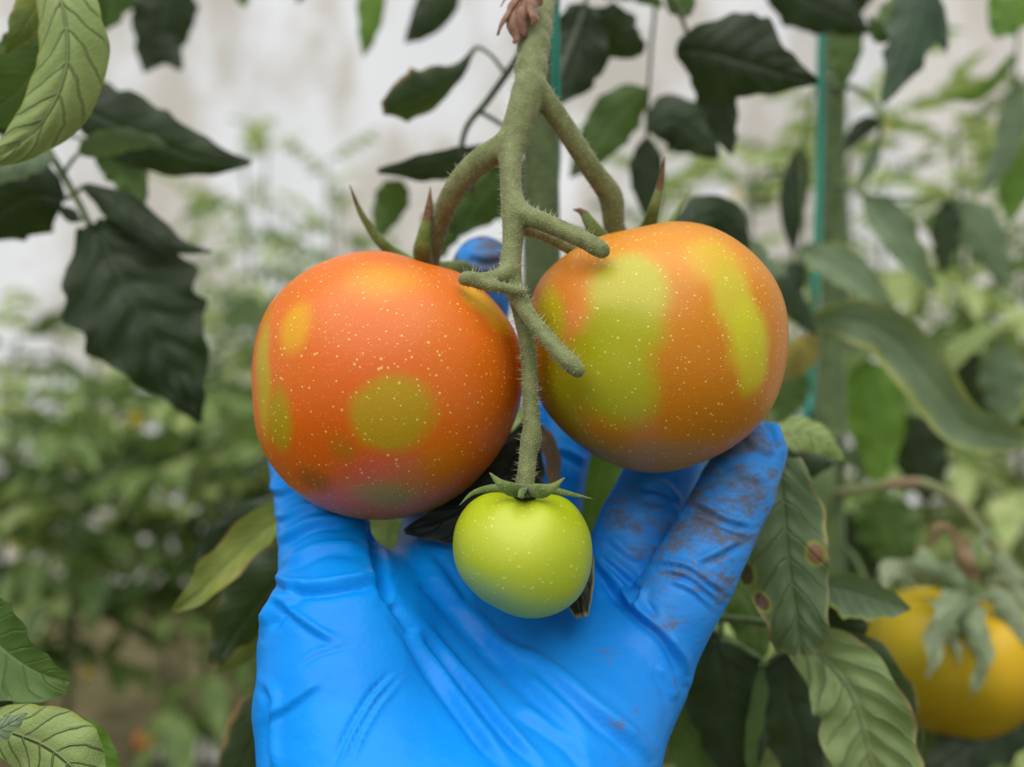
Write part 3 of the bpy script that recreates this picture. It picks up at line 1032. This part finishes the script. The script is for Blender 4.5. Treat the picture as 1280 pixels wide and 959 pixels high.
leaf(pA, [(690, -60, .33), (770, -60, .40), (816, -20, .42), (814, 60, .42), (810, 120, .42), (808, 175, .42)], .0012, [
    ([(808, 112, .42), (775, 140, .42), (745, 180, .42), (712, 222, .42)], 32, 'leaf_mid', dict(lob=.1)),
    ([(812, 165, .42), (840, 150, .42), (870, 168, .42), (898, 198, .42)], 36, 'leaf_dark', dict(roll=15)),
    ([(809, 172, .42), (808, 215, .42), (813, 255, .42), (818, 285, .42)], 22, 'leaf_dark', dict(lob=.08))], 'stalk_dark')
leaf(pA, [(685, -100, .33), (780, -70, .36), (845, 10, .37), (862, 55, .37)], .0014, [
    ([(845, 62, .372), (885, 66, .366), (935, 80, .36), (980, 92, .358), (1022, 102, .356)], ([10, 52, 44, 26, 3], [14, 46, 60, 28, 3]), 'leaf_dark', dict(lob=.14, lobes=4, pucker=.08)),
    ([(868, 80, .385), (895, 120, .386), (905, 160, .386), (916, 195, .385)], 24, 'leaf_dark', {}),
    ([(862, 20, .39), (850, -10, .39), (890, -30, .39)], 20, 'leaf_mid', {})], 'stalk_dark')
leaf(pA, [(690, 280, .33), (780, 300, .36), (850, 300, .37)], .0014, [
    ([(845, 300, .37), (880, 272, .372), (910, 278, .374), (935, 325, .375)], 28, 'leaf_dark', {}),
    ([(930, 300, .40), (950, 330, .40), (985, 345, .4)], 24, 'leaf_grey', dict(roll=30)),
    ([(950, 345, .40), (985, 370, .40), (1020, 420, .4)], 20, 'leaf_dark', dict(roll=20))])
# beside the thumb
leaf(pA, [(670, 640, .325), (560, 630, .33), (450, 640, .325), (400, 660, .32)], .0016, [
    ([(395, 640, .310), (340, 655, .305), (285, 705, .298), (250, 740, .294), (217, 766, .29)], ([10, 26, 26, 22, 3], [10, 20, 26, 22, 3]), 'leaf_streaked', dict(roll=-20, cup=-.5, lob=.1, ruf=.18)),
    ([(380, 638, .325), (320, 645, .325), (275, 670, .325), (240, 720, .322)], 22, 'leaf_dark', dict(roll=10)),
    ([(400, 680, .325), (345, 730, .32), (305, 780, .318), (268, 832, .315)], ([14, 46, 44, 8], [14, 48, 48, 10]), 'leaf_brown_edge', dict(roll=15, ruf=.2)),
    ([(390, 755, .318), (345, 795, .315), (305, 822, .312), (262, 846, .31)], 20, 'leaf_streaked', dict(roll=55, ruf=.2)),
    ([(400, 850, .33), (350, 890, .328), (315, 930, .326), (285, 1010, .325)], 44, 'leaf_brown_edge', dict(roll=10)),
    ([(505, 615, .335), (490, 655, .335), (482, 700, .335)], 36, 'leaf_under', dict(roll=10))])
# beside the little finger
leaf(pA, [(690, 500, .33), (800, 520, .345), (900, 550, .32), (962, 575, .285)], .0018, [
    ([(972, 574, .274), (980, 640, .268), (986, 700, .264), (996, 765, .262), (1002, 818, .262)], ([26, 58, 62, 48, 30], [30, 52, 52, 42, 32]), 'leaf_brown_spot', dict(roll=8, lob=.12, lobes=3, ruf=.2, cup=.25, pucker=.14)),
    ([(960, 548, .325), (1000, 540, .322), (1030, 552, .32), (1056, 576, .32)], 24, 'leaf_under', dict(roll=25)),
    ([(965, 565, .335), (1000, 580, .335), (1045, 578, .335)], 20, 'leaf_dark', dict(roll=10)),
    ([(770, 545, .335), (755, 590, .335), (742, 640, .335), (740, 700, .335)], 36, 'leaf_bright', dict(roll=12)),
    ([(880, 540, .33), (860, 590, .33), (850, 640, .33)], 24, 'leaf_under', {})])
leaf(pA, [(690, 760, .33), (860, 770, .315), (960, 780, .29), (1010, 800, .28)], .0018, [
    ([(990, 790, .290), (1030, 825, .284), (1062, 862, .280), (1080, 910, .279), (1095, 990, .278)], ([14, 40, 52, 48, 34], [16, 52, 62, 64, 44]), 'leaf_curled', dict(roll=-10, lob=.14, lobes=3.2, ruf=.22, pucker=.18, cup=-.3)),
    ([(1055, 790, .300), (1092, 830, .296), (1125, 890, .294), (1146, 985, .292)], 27, 'leaf_brown_edge', dict(roll=-30, ruf=.15)),
    ([(1025, 730, .300), (1070, 742, .296), (1105, 752, .294), (1140, 762, .292)], 30, 'leaf_grey', dict(roll=-20, cup=-.4)),
    ([(1040, 750, .305), (1060, 780, .305), (1075, 815, .305)], 26, 'leaf_dark', {})])
leaf(pA, [(690, 850, .335), (820, 830, .33), (900, 800, .32), (960, 830, .32)], .0018, [
    ([(890, 790, .32), (905, 850, .318), (915, 910, .318), (930, 1010, .318)], 52, 'leaf_dark', {}),
    ([(985, 815, .32), (985, 870, .32), (1000, 920, .32), (1015, 1010, .32)], 50, 'leaf_dark', dict(roll=20)),
    ([(955, 830, .312), (950, 890, .31), (942, 940, .31), (945, 1000, .31)], 16, 'leaf_mid', dict(roll=50)),
    ([(905, 720, .33), (940, 760, .33), (950, 830, .33)], 40, 'leaf_mid', dict(roll=20)),
    ([(850, 860, .33), (870, 920, .33), (860, 1000, .33)], 40, 'leaf_mid', {})])
# withered leaf caught between the small tomato and the palm
leaf(pA, [(688, 430, .318), (668, 500, .275), (655, 560, .252), (652, 620, .243)], .0013, [
    ([(668, 525, .262), (640, 580, .251), (600, 625, .244), (555, 650, .242), (505, 664, .241)], ([12, 30, 34, 26, 3], [12, 40, 50, 36, 4]), 'leaf_black', dict(lob=.12, cup=.2)),
    ([(655, 600, .244), (690, 660, .238), (715, 715, .230), (728, 772, .222)], [16, 36, 30, 8], 'leaf_black', dict(lob=.1, cup=.3)),
    ([(672, 525, .262), (690, 560, .256), (694, 600, .250), (690, 640, .246)], 14, 'leaf_dry', dict(roll=40))], 'stalk_dark')

# --- plant on the left, its stem outside the picture
bB = P(-150, 0, 0.37)
pB = empty('tomato_plant', (bB[0], bB[1], 0), 'tomato plant with pale curled leaf and dark hanging leaf spray against the white film', 'plant')
tube('main_stem', [(bB[0], bB[1], -0.01), (bB[0] - .01, bB[1], .6), (bB[0], bB[1], 1.2), (bB[0] + .01, bB[1], 1.6), (bB[0], bB[1] + .02, 2.1)], [.011, .010, .009, .008, .005], M['stem'], pB, n=50, seg=14)
leaf(pB, [(-150, -160, .37), (-40, -110, .31), (40, -80, .27), (64, -50, .255)], .0016, [
    ([(62, -48, .252), (80, 20, .247), (82, 85, .245), (58, 145, .245), (20, 182, .246), (-25, 205, .247)], ([30, 38, 40, 40, 30, 6], [30, 42, 46, 40, 24, 6]), 'leaf_under', dict(roll=-15, lob=.06, cup=.45, pucker=.10, ruf=.06, nu=90, nv=14)),
    ([(68, -20, .275), (42, 15, .272), (25, 42, .27), (6, 68, .27)], 22, 'leaf_streaked', dict(roll=15, lob=.12)),
    ([(75, 40, .30), (40, 95, .30), (5, 130, .30), (-40, 150, .3)], 52, 'leaf_mid', dict(roll=15)),
    ([(90, -60, .29), (110, -20, .29), (130, 40, .30)], 26, 'leaf_mid', dict(roll=15))])
leaf(pB, [(-150, 40, .38), (-40, 60, .385), (20, 120, .372), (62, 190, .362), (92, 242, .36), (122, 300, .36)], .0021, [
    ([(118, 280, .360), (150, 345, .356), (185, 410, .355), (220, 470, .358), (250, 528, .362)], ([22, 74, 74, 42, 3], [22, 82, 76, 46, 3]), 'leaf_dark', dict(lob=.16, lobes=5, cup=.2, pucker=.2)),
    ([(85, 125, .375), (150, 160, .372), (210, 185, .37), (265, 200, .37), (314, 204, .37)], ([14, 40, 40, 24, 2], [14, 46, 42, 26, 2]), 'leaf_dark', dict(lob=.1, roll=-10)),
    ([(98, 192, .352), (135, 182, .35), (170, 176, .35), (210, 181, .35)], 20, 'leaf_grey', dict(roll=-35, lob=.05)),
    ([(106, 232, .358), (150, 252, .355), (195, 285, .354), (230, 308, .354), (264, 314, .354)], [6, 24, 22, 12, 2], 'leaf_dark', dict(roll=25, lob=.08, cup=.5)),
    ([(80, 250, .36), (45, 245, .36), (10, 262, .36), (-50, 300, .36)], 52, 'leaf_dark', dict(roll=10)),
    ([(66, 200, .342), (30, 200, .34), (-10, 212, .34), (-50, 222, .34)], 22, 'leaf_grey', dict(roll=-30)),
    ([(98, 276, .36), (84, 266, .36), (70, 258, .36)], 9, 'leaf_dark', dict(lob=0)),
    ([(120, 180, .385), (150, 205, .385), (168, 230, .385), (182, 255, .385)], 26, 'leaf_mid', {}),
    ([(60, 110, .39), (90, 110, .39), (130, 125, .39), (170, 140, .39)], 26, 'leaf_dark', {}),
    ([(45, 170, .40), (20, 155, .40), (-20, 150, .40)], 36, 'leaf_dark', {})])
leaf(pB, [(-150, -250, .38), (0, -140, .46), (150, -70, .5), (330, -60, .5), (480, -50, .5), (580, -40, .48)], .0016, [
    ([(205, -50, .5), (205, 10, .5), (195, 50, .5), (180, 92, .5)], 40, 'leaf_dark', {}),
    ([(200, 40, .495), (212, 65, .495), (228, 88, .495)], 16, 'leaf_dark', {}),
    ([(145, -50, .48), (140, 0, .48), (118, 45, .48)], 24, 'leaf_mid', {}),
    ([(462, -45, .5), (464, 5, .5), (460, 40, .5), (454, 72, .5)], 18, 'leaf_bright', {}),
    ([(566, -38, .45), (548, 0, .45), (530, 28, .45), (506, 54, .45)], 26, 'leaf_dark', dict(lob=.06)),
    ([(285, -50, .5), (298, -20, .5), (306, 10, .5)], 16, 'leaf_bright', {}),
    ([(370, -60, .5), (380, -30, .5), (372, 4, .5)], 16, 'leaf_mid', {})])
leaf(pB, [(-150, 640, .37), (-90, 720, .28), (-50, 760, .25), (-20, 790, .242)], .0016, [
    ([(-50, 750, .245), (0, 810, .24), (45, 840, .238), (88, 852, .237)], [20, 56, 44, 16], 'leaf_mid', dict(roll=-25, cup=-.4, lob=.1)),
    ([(-60, 880, .24), (-10, 890, .24), (20, 895, .24)], 40, 'leaf_dark', {})])
leaf(pB, [(-150, 760, .37), (-90, 860, .26), (-40, 905, .23), (-20, 915, .225)], .0016, [
    ([(-25, 908, .225), (25, 920, .222), (75, 945, .22), (128, 1000, .22)], [20, 40, 46, 8], 'leaf_under', dict(roll=-15, lob=.06)),
    ([(-25, 925, .214), (0, 912, .212), (35, 892, .212)], 17, 'leaf_grey', dict(roll=20)),
    ([(75, 900, .262), (105, 925, .262), (128, 955, .262), (150, 1000, .262)], 24, 'leaf_bright', dict(lob=.05))])

# --- plant on the right, tied to its own twine
bC = P(1042, 0, 0.54)
pC = empty('tomato_plant', (bC[0], bC[1], 0), 'tomato plant with yellow-edged drooping leaves and withering truss beside the second twine', 'plant')
tube('main_stem', [(bC[0] - .01, .52, -.01), (bC[0] - .005, .52, .5), (P(1032, 700, .52)), (P(1034, 560, .52)), (P(1040, 430, .535)), (P(1042, 250, .55)), (P(1044, 60, .55)), (P(1042, -200, .55)), (bC[0], .55, 2.1)],
     [.012, .0118, .0112, .0105, .0078, .0068, .0065, .006, .004], M['stem_pale'], pC, n=90, seg=14, jitter=.05)
leaf(pC, [(1042, 108, .545), (1068, 110, .53), (1090, 126, .51), (1102, 150, .50), (1096, 185, .5)], .0022, [
    ([(1098, 180, .5), (1085, 210, .5), (1070, 240, .5)], 9, 'leaf_grey', {}),
    ([(1100, 150, .5), (1075, 162, .5), (1055, 190, .5)], 12, 'leaf_dark', {})], 'stalk')
leaf(pC, [(1044, -60, .545), (1090, -70, .48), (1150, -50, .42), (1158, -20, .42)], .0016, [
    ([(1150, -40, .42), (1146, 20, .42), (1132, 70, .42), (1104, 130, .42)], [14, 32, 24, 2], 'leaf_blue', dict(lob=.2, lobes=4, roll=10)),
    ([(1158, -20, .422), (1168, 10, .422), (1176, 38, .422), (1184, 68, .422)], 13, 'leaf_blue', dict(roll=20)),
    ([(1130, -10, .43), (1112, 25, .43), (1100, 40, .43), (1085, 20, .43)], 18, 'leaf_mid', {}),
    ([(960, -30, .44), (1010, 0, .44), (1050, 18, .44), (1088, 42, .44)], 36, 'leaf_dark', dict(roll=15)),
    ([(1060, 20, .47), (1058, 60, .47), (1052, 112, .47)], 20, 'leaf_mid', {}),
    ([(1090, -40, .46), (1060, -10, .46), (1020, 5, .46)], 30, 'leaf_dark', {})], 'stalk_dark')
leaf(pC, [(1040, 95, .54), (1020, 105, .51), (1003, 180, .50), (1004, 260, .5), (1006, 340, .5)], .0012, [
    ([(1002, 185, .51), (994, 230, .51), (990, 270, .51), (992, 320, .51)], 18, 'leaf_dark', dict(lob=.05)),
    ([(1005, 330, .5), (990, 350, .5), (980, 390, .5)], 18, 'leaf_dark', {})], 'stalk')
leaf(pC, [(1044, 230, .545), (1070, 236, .52), (1090, 246, .5), (1200, 250, .55)], .0016, [
    ([(1082, 245, .5), (1110, 280, .495), (1138, 322, .49), (1170, 364, .49)], 25, 'leaf_grey', dict(roll=25, cup=-.3, lob=.1)),
    ([(1185, 250, .58), (1182, 290, .58), (1178, 345, .58)], 18, 'leaf_dark', {}),
    ([(1200, 250, .6), (1235, 300, .6), (1260, 360, .6)], 28, 'leaf_grey', dict(roll=20))])
leaf(pC, [(1040, 385, .53), (1020, 390, .48), (1015, 405, .46), (1030, 415, .445)], .0018, [
    ([(1015, 400, .452), (1070, 402, .438), (1120, 428, .43), (1170, 485, .424), (1215, 535, .42), (1292, 552, .42)], ([10, 26, 30, 32, 26, 10], [10, 34, 36, 30, 26, 12]), 'leaf_yellow_edge', dict(roll=-12, cup=-.35, lob=.12, ruf=.16, nu=80)),
    ([(1000, 312, .475), (1045, 332, .468), (1085, 362, .462), (1118, 402, .46)], 25, 'leaf_grey', dict(roll=25, cup=-.3)),
    ([(1025, 420, .47), (1005, 445, .46), (985, 460, .455), (962, 480, .45)], 22, 'leaf_scorched', dict(roll=30)),
    ([(1000, 460, .48), (985, 490, .48), (975, 530, .48)], 26, 'leaf_mid', {})])
leaf(pC, [(1040, 430, .54), (1080, 440, .58), (1150, 430, .62), (1230, 420, .62)], .0016, [
    ([(1080, 450, .6), (1092, 500, .6), (1100, 550, .6), (1095, 612, .6)], 38, 'leaf_bright', dict(roll=15)),
    ([(1172, 480, .6), (1195, 440, .6), (1230, 415, .6), (1278, 400, .6)], 15, 'leaf_under', dict(roll=30)),
    ([(1205, 435, .64), (1212, 480, .64), (1220, 520, .64), (1228, 560, .64)], 28, 'leaf_dark', {}),
    ([(1250, 430, .6), (1255, 480, .6), (1262, 540, .6)], 28, 'leaf_grey', {}),
    ([(1130, 520, .65), (1150, 570, .65), (1160, 630, .65)], 36, 'leaf_dark', {})])
leaf(pC, [(1040, 680, .53), (1070, 700, .5), (1120, 820, .47), (1180, 900, .45), (1290, 900, .42)], .0016, [
    ([(1295, 890, .42), (1250, 910, .42), (1205, 935, .42), (1150, 975, .42)], 38, 'leaf_dark', {}),
    ([(1140, 870, .46), (1150, 920, .46), (1180, 990, .46)], 40, 'leaf_mid', {}),
    ([(1100, 620, .56), (1110, 660, .56), (1130, 720, .56)], 40, 'leaf_mid', {}),
    ([(1060, 640, .58), (1070, 690, .58), (1090, 740, .58)], 36, 'leaf_dark', {})])
leaf(pC, [(1044, -130, .545), (1140, -140, .56), (1240, -80, .58), (1270, 0, .59), (1268, 110, .6)], .0014, [
    ([(1268, 70, .6), (1250, 95, .6), (1220, 120, .6), (1180, 122, .6)], [6, 10, 10, 2], 'leaf_bright', dict(roll=40, lob=.04)),
    ([(1272, 105, .6), (1266, 160, .6), (1250, 205, .6), (1220, 248, .6)], 20, 'leaf_grey', dict(roll=20, lob=.05)),
    ([(1295, -20, .55), (1270, 5, .55), (1258, 25, .55), (1244, 50, .55)], 32, 'leaf_bright', {}),
    ([(1272, 170, .62), (1270, 220, .62), (1262, 280, .62)], 24, 'leaf_bright', {})])
# its withering truss, bent over the yellow tomato
tube('withered_truss', pxs([(1040, 618, .52), (1075, 612, .49), (1125, 604, .472), (1160, 606, .466), (1200, 632, .462), (1245, 685, .46), (1300, 750, .46)]), [.0036, .0028, .0026, .0028, .0026, .0026, .0026], M['stalk_brown'], pC, n=40, seg=10, jitter=.2)

# yellow tomato on the right
Yc = (1192, 825)
ay = np.linspace(0, 2 * np.pi, 36, endpoint=False)
yp = [(Yc[0] + (112 + 4 * math.cos(3 * a)) * math.cos(a), Yc[1] - (92 + 4 * math.cos(5 * a + 1)) * math.sin(a)) for a in ay]
cal_Y = P(1215, 742, 0.432)
C4, V4 = fruit_body(Yc, 0.445, outline_r(Yc, yp), 0.041, cal_Y, 0.007, 0.016, 0.03)
blobs = make_blobs(V4, P(1192, 917, 0.445), 0.445, [(1110, 830, 50, 80, (118, 110, 8), 0.5, 0.8), (1200, 890, 100, 36, (120, 100, 8), 0.6, 0.8), (1160, 770, 60, 40, (180, 156, 8), 0.5, 0.8),  # olive along the bottom paints the shade of the foliage into the skin
                                  (1260, 800, 30, 60, (190, 152, 24), 0.5, 0.7)])
t4 = empty('tomato', P(1192, 917, 0.445), 'yellow tomato under wilted grey sepals on the withering truss', 'tomato')
mk('fruit', V4, ICO6[1], fruit_mat('yellow_tomato_skin', (176, 150, 0), blobs, speck_amt=0.2, tone=(166, 138, 2)), t4)
cx4 = tube('calyx', [P(1232, 668, .455), P(1216, 690, .438), P(1214, 720, .432), P(1214, 748, .434)], [.0022, .0024, .003, .0055], M['stalk'], t4, n=14)


def wilted(rows, w, m, parent, **kw):
    pts = pxs(rows)
    s = np.mean(pts[:, 1]) / F
    kw.setdefault('seed', int(rows[0][0] * 3 + rows[-1][1]))
    v, f, uv = leaflet_geo(pts, w * s, nu=36, nv=5, **kw)
    return mk('sepal', v, f, M[m], parent, uv=uv)


wk = dict(ruf=.5, cup=.7, lob=.3, pucker=.2)
wilted([(1214, 745, .430), (1196, 760, .405), (1176, 795, .398), (1160, 848, .396)], 24, 'leaf_wilted', cx4, roll=20, **wk)
wilted([(1214, 748, .430), (1212, 780, .402), (1226, 820, .394), (1216, 872, .394)], 18, 'leaf_wilted', cx4, roll=-20, **wk)
wilted([(1216, 745, .430), (1250, 745, .42), (1275, 790, .412), (1290, 850, .41)], 16, 'leaf_wilted', cx4, roll=20, **wk)
wilted([(1212, 742, .432), (1170, 722, .425), (1130, 715, .42), (1092, 738, .416)], 24, 'leaf_wilted', cx4, roll=30, **wk)
wilted([(1212, 740, .432), (1200, 700, .43), (1182, 664, .435), (1150, 690, .44)], 15, 'leaf_dry', cx4, roll=55, **wk)
wilted([(1214, 746, .430), (1190, 790, .41), (1200, 830, .40)], 14, 'leaf_wilted', cx4, roll=-40, **wk)
wilted([(1240, 690, .44), (1262, 720, .435), (1282, 780, .43)], 18, 'leaf_wilted', cx4, roll=10, **wk)


# --- twines
def twine(rows_px, z0, z1, r, label):
    pts = pxs(rows_px)
    pts = np.vstack(((pts[0][0], pts[0][1], z1), pts, (pts[-1][0], pts[-1][1] + .005, z0)))
    o = tube('twine', pts, r, M['twine'], None, origin=pts[-1], n=60, seg=8)
    return tag(o, label, 'twine')


twine([(696, -120, .312), (693, 0, .312), (690, 90, .313), (706, 128, .325), (698, 175, .338), (684, 400, .340), (684, 800, .342)], 0.0, 2.25, .0017, 'teal twine running up behind the fork of the held truss')
twine([(1028, -150, .50), (1026, 60, .50), (1025, 200, .50), (1018, 380, .50), (1012, 520, .50), (1004, 800, .50)], 0.0, 2.25, .0023, 'teal twine beside the right-hand vine stem with yellow-edged leaves')


# ------------------------------------------------------------------ background rows
def compound_leaf_mesh(name, seed, length, mat, n_pairs=4, droop=0.5):
    r = np.random.default_rng(seed)
    V, Fc, UV = [], [], []
    # rachis along +X, drooping in Z
    k = 9
    t = np.linspace(0, 1, k)
    rach = np.stack((t * length, 0.04 * np.sin(t * 3) * length, (0.25 * t - droop * t ** 2) * length), 1)
    tv, tf = tube_geo(rach, np.linspace(.0028, .001, k), n=k, seg=4)
    V.append(tv)
    Fc += tf
    UV.append(np.tile((.5, .5), (len(tv), 1)))
    nb = len(tv)
    spots = []
    for i in range(n_pairs):
        a = 0.28 + 0.62 * i / max(1, n_pairs - 1)
        for sgn in (-1, 1):
            spots.append((a + r.uniform(-.03, .03), sgn))
    spots.append((1.0, 0))
    for (a, sgn) in spots:
        p = np.array([np.interp(a, t, rach[:, q]) for q in range(3)])
        dirv = nrm(np.array((0.55 if sgn else 1.0, sgn * 0.9, r.uniform(-.75, -.1))))
        ln = length * r.uniform(.26, .40) * (1.15 if sgn == 0 else 1)
        wd = ln * r.uniform(.22, .3)
        nu, nv = 8, 2
        u = np.linspace(0, 1, nu)
        c = p + dirv * (u * ln)[:, None]
        c[:, 2] -= 0.3 * ln * u ** 2
        pr = np.interp(u, [0, .2, .45, .75, 1], [.1, .8, 1, .6, .02]) * (1 + .25 * ((np.arange(nu) % 2) - .5))
        side = nrm(np.cross(dirv, (r.uniform(-.4, .4), r.uniform(-.4, .4), 1)))
        up = np.cross(side, dirv)
        vs = np.linspace(-1, 1, 2 * nv + 1)
        g = np.stack([c + side * (v * wd * pr)[:, None] + up * (0.3 * wd * abs(v) ** 1.5 * pr)[:, None] for v in vs], 1).reshape(-1, 3)
        m = len(vs)
        Fc += [[nb + i * m + j, nb + (i + 1) * m + j, nb + (i + 1) * m + j + 1, nb + i * m + j + 1] for i in range(nu - 1) for j in range(m - 1)]
        V.append(g)
        UV.append(np.stack([np.stack((u, np.full(nu, v * .5 + .5)), 1) for v in vs], 1).reshape(-1, 2))
        nb += len(g)
    V = np.vstack(V)
    me = bpy.data.meshes.new(name)
    me.from_pydata(V.tolist(), [], Fc)
    lay = me.uv_layers.new(name='UVMap')
    idx = np.empty(len(me.loops), dtype=np.int32)
    me.loops.foreach_get('vertex_index', idx)
    lay.data.foreach_set('uv', np.vstack(UV).astype(np.float32)[idx].ravel())
    me.polygons.foreach_set('use_smooth', np.ones(len(me.polygons), dtype=bool))
    me.materials.append(mat)
    return me


LM = {key: [compound_leaf_mesh('leaf_' + key + str(i), 50 + i + 10 * q, 0.24, M[mt], droop=dr) for i, dr in enumerate((.35, .6, .85))]
      for q, (key, mt) in enumerate((('far', 'leaf_far'), ('pale', 'leaf_far_pale'), ('dark', 'leaf_far_dark')))}


def flower_mesh():
    v = [(0, 0, 0)]
    f = []
    for i in range(5):
        a = 2 * math.pi * i / 5
        b = len(v)
        v += [(.006 * math.cos(a - .5), .006 * math.sin(a - .5), .002), (.017 * math.cos(a), .017 * math.sin(a), -.003), (.006 * math.cos(a + .5), .006 * math.sin(a + .5), .002)]
        f += [[0, b, b + 1, b + 2]]
    b = len(v)
    v += [(.003, 0, 0), (-.0015, .0026, 0), (-.0015, -.0026, 0), (0, 0, .012)]
    f += [[b, b + 1, b + 3], [b + 1, b + 2, b + 3], [b + 2, b, b + 3]]
    k = NT('yellow_petal')
    m = k.bsdf(k.mix(k.noise(k.obco(), 300).outputs['Fac'], lin((226, 196, 30)), lin((240, 214, 60))), .5, .3)
    me = bpy.data.meshes.new('flower')
    me.from_pydata(v, [], f)
    me.materials.append(m)
    return me


FLOWER = flower_mesh()
PR = random.Random(5)


def far_plant(x, y, h, kinds, label, group, nleaf=46, size=1.0, z0=0.12, flowers=0, sway=0.06):
    root = empty('tomato_plant', (x, y, 0), label, 'plant', group)
    ph = PR.random() * 6
    k = 8
    pts = [(x + sway * math.sin(ph + 2 * i / k), y + sway * math.cos(ph + 1.5 * i / k), -0.01 + (h + .01) * i / (k - 1)) for i in range(k)]
    tube('main_stem', pts, np.linspace(.010, .004, k), M['stem'], root, n=20, seg=7)
    S = spline(np.array(pts), 200)
    ang = PR.random() * 6
    for i in range(nleaf):
        a = (i + .5) / nleaf
        z = z0 + (h - z0) * a
        j = min(199, int(199 * z / h))
        p = S[j]
        ang += 2.4
        me = PR.choice(LM[PR.choice(kinds)])
        o = bpy.data.objects.new('leaf', me)
        COL.objects.link(o)
        o.parent = root
        o.location = p - np.array((x, y, 0))
        sc = size * PR.uniform(.75, 1.2) * (1.0 if a < .85 else 0.7)
        o.scale = (sc, sc, sc)
        o.rotation_euler = (PR.uniform(-.25, .25), PR.uniform(-.55, .25) if a < .9 else -0.9, ang)
    for i in range(flowers):
        o = bpy.data.objects.new('flower', FLOWER)
        COL.objects.link(o)
        o.parent = root
        q = S[PR.randint(90, 195)]
        o.location = (q[0] - x + PR.uniform(-.12, .12), q[1] - y - PR.uniform(.05, .14), q[2])
        o.rotation_euler = (math.radians(PR.uniform(50, 110)), 0, PR.uniform(-.8, .8))
        s = PR.uniform(1.0, 1.6)
        o.scale = (s, s, s)
    return root


gL = 'tomato plants of the row behind on the left'
lL = 'blurred leafy tomato plant in the row standing before the rear rank and white film'
for (px_, d, top) in [(-140, 2.0, 430), (-10, 2.25, 420), (110, 1.9, 450), (225, 2.35, 440), (330, 2.0, 425), (430, 2.3, 420), (520, 1.9, 430), (40, 2.9, 415), (180, 3.0, 410), (300, 3.1, 405), (600, 2.6, 400), (700, 2.2, 380), (-420, 2.4, 425), (-700, 2.2, 430), (-1000, 2.5, 425), (-560, 3.0, 410)]:
    q = P(px_, top, d * 0.92)
    near = d < 2.5
    far_plant(q[0], q[1], q[2], ('far', 'dark', 'pale', 'far'), lL if near else 'blurred tomato plant of the rear rank close to the white film', gL if near else 'tomato plants of the rear rank on the left',
              nleaf=34, size=1.05, flowers=2, z0=.72)
gM = 'thin taller tomato plants behind the left row'
for (px_, d, top) in [(300, 3.0, 180), (395, 3.3, 200), (245, 3.5, 240), (345, 3.9, 160), (440, 3.6, 260)]:
    q = P(px_, top, d)
    far_plant(q[0], q[1], q[2], ('pale', 'far'), 'thin pale tomato plant rising above the blurred row behind', gM, nleaf=26, size=1.0, z0=.8)
gR = 'tomato plants of the row on the right'
lR = 'blurred pale green tomato plant behind the yellow-edged leaves'
for (px_, d, top) in [(860, 1.7, 230), (960, 1.45, 200), (1090, 1.35, 150), (1180, 1.6, 170), (1270, 1.4, 200), (1350, 1.5, 170), (1010, 2.1, 190), (1130, 2.2, 200), (1230, 2.3, 230)]:
    q = P(px_, top, d)
    far_plant(q[0], q[1], q[2], ('pale', 'pale', 'far'), lR, gR, nleaf=50, size=.9, flowers=2, z0=.25)

# ------------------------------------------------------------------ things on the ground
k = NT('fallen_fruit_skin')
ob = k.obco()
M['fallen'] = k.bsdf(k.mix(k.noise(ob, 30).outputs['Fac'], lin((200, 92, 24)), lin((214, 132, 40))), .4, .4)
k = NT('white_plastic')
M['plastic'] = k.bsdf(k.mix(k.noise(k.obco(), 12, 4).outputs['Fac'], lin((232, 230, 224)), lin((206, 200, 192))), .4, .4)
gpt = np.array((P(185, 940, 3.12)[0], 3.12, 0.0))
v = ICO4[0].copy()
rr = np.hypot(v[:, 0], v[:, 1])
v[:, 2] *= .82
v[:, 2] -= .16 * np.exp(-(rr / .3) ** 2) * (v[:, 2] > 0)
az = np.arctan2(v[:, 1], v[:, 0])
v[:, :2] *= (1 + .03 * np.cos(6 * az))[:, None]
tf_ = empty('tomato', gpt, 'fallen orange tomato lying on the soil beside the white plastic sheet', 'tomato')
mk('fruit', v * .045 + gpt + (0, 0, .036), ICO4[1], M['fallen'], tf_)
cxf = tube('calyx', [gpt + (0, 0, .064), gpt + (0.002, 0, .078)], [.004, .003], M['sepal'], tf_, n=4)
for i in range(5):
    a = i * 1.257
    dv = np.array((math.cos(a), math.sin(a), 0))
    vv_, ff_ = tube_geo([gpt + (0, 0, .066), gpt + dv * .014 + (0, 0, .073), gpt + dv * .03 + (0, 0, .07)], [.004, .0035, .0005], n=6, seg=6, flat=.4, flat_dir=(0, 0, 1))
    mk('sepal', vv_, ff_, M['sepal'], cxf)
wc = np.array((P(248, 945, 3.10)[0], 3.10, 0.0))
nx, ny = 26, 16
sv = []
for i in range(nx):
    for j in range(ny):
        a, b = i / (nx - 1) - .5, j / (ny - 1) - .5
        z = .012 + .09 * max(0, .25 - (a * a * .6 + b * b)) * 4 * (.6 + .7 * noise.noise(Vector((a * 7, b * 7, 1.3)))) + .01 * math.sin(a * 40 + b * 12)
        sv.append((wc[0] + a * .26 + .02 * noise.noise(Vector((a * 4, b * 4, 5))), wc[1] + b * .2, max(.001, z)))
sf = [[i * ny + j, (i + 1) * ny + j, (i + 1) * ny + j + 1, i * ny + j + 1] for i in range(nx - 1) for j in range(ny - 1)]
tag(mk('plastic_sheet', sv, sf, M['plastic'], None, origin=wc), 'crumpled white plastic sheet lying on the soil behind the left row', 'plastic sheet')
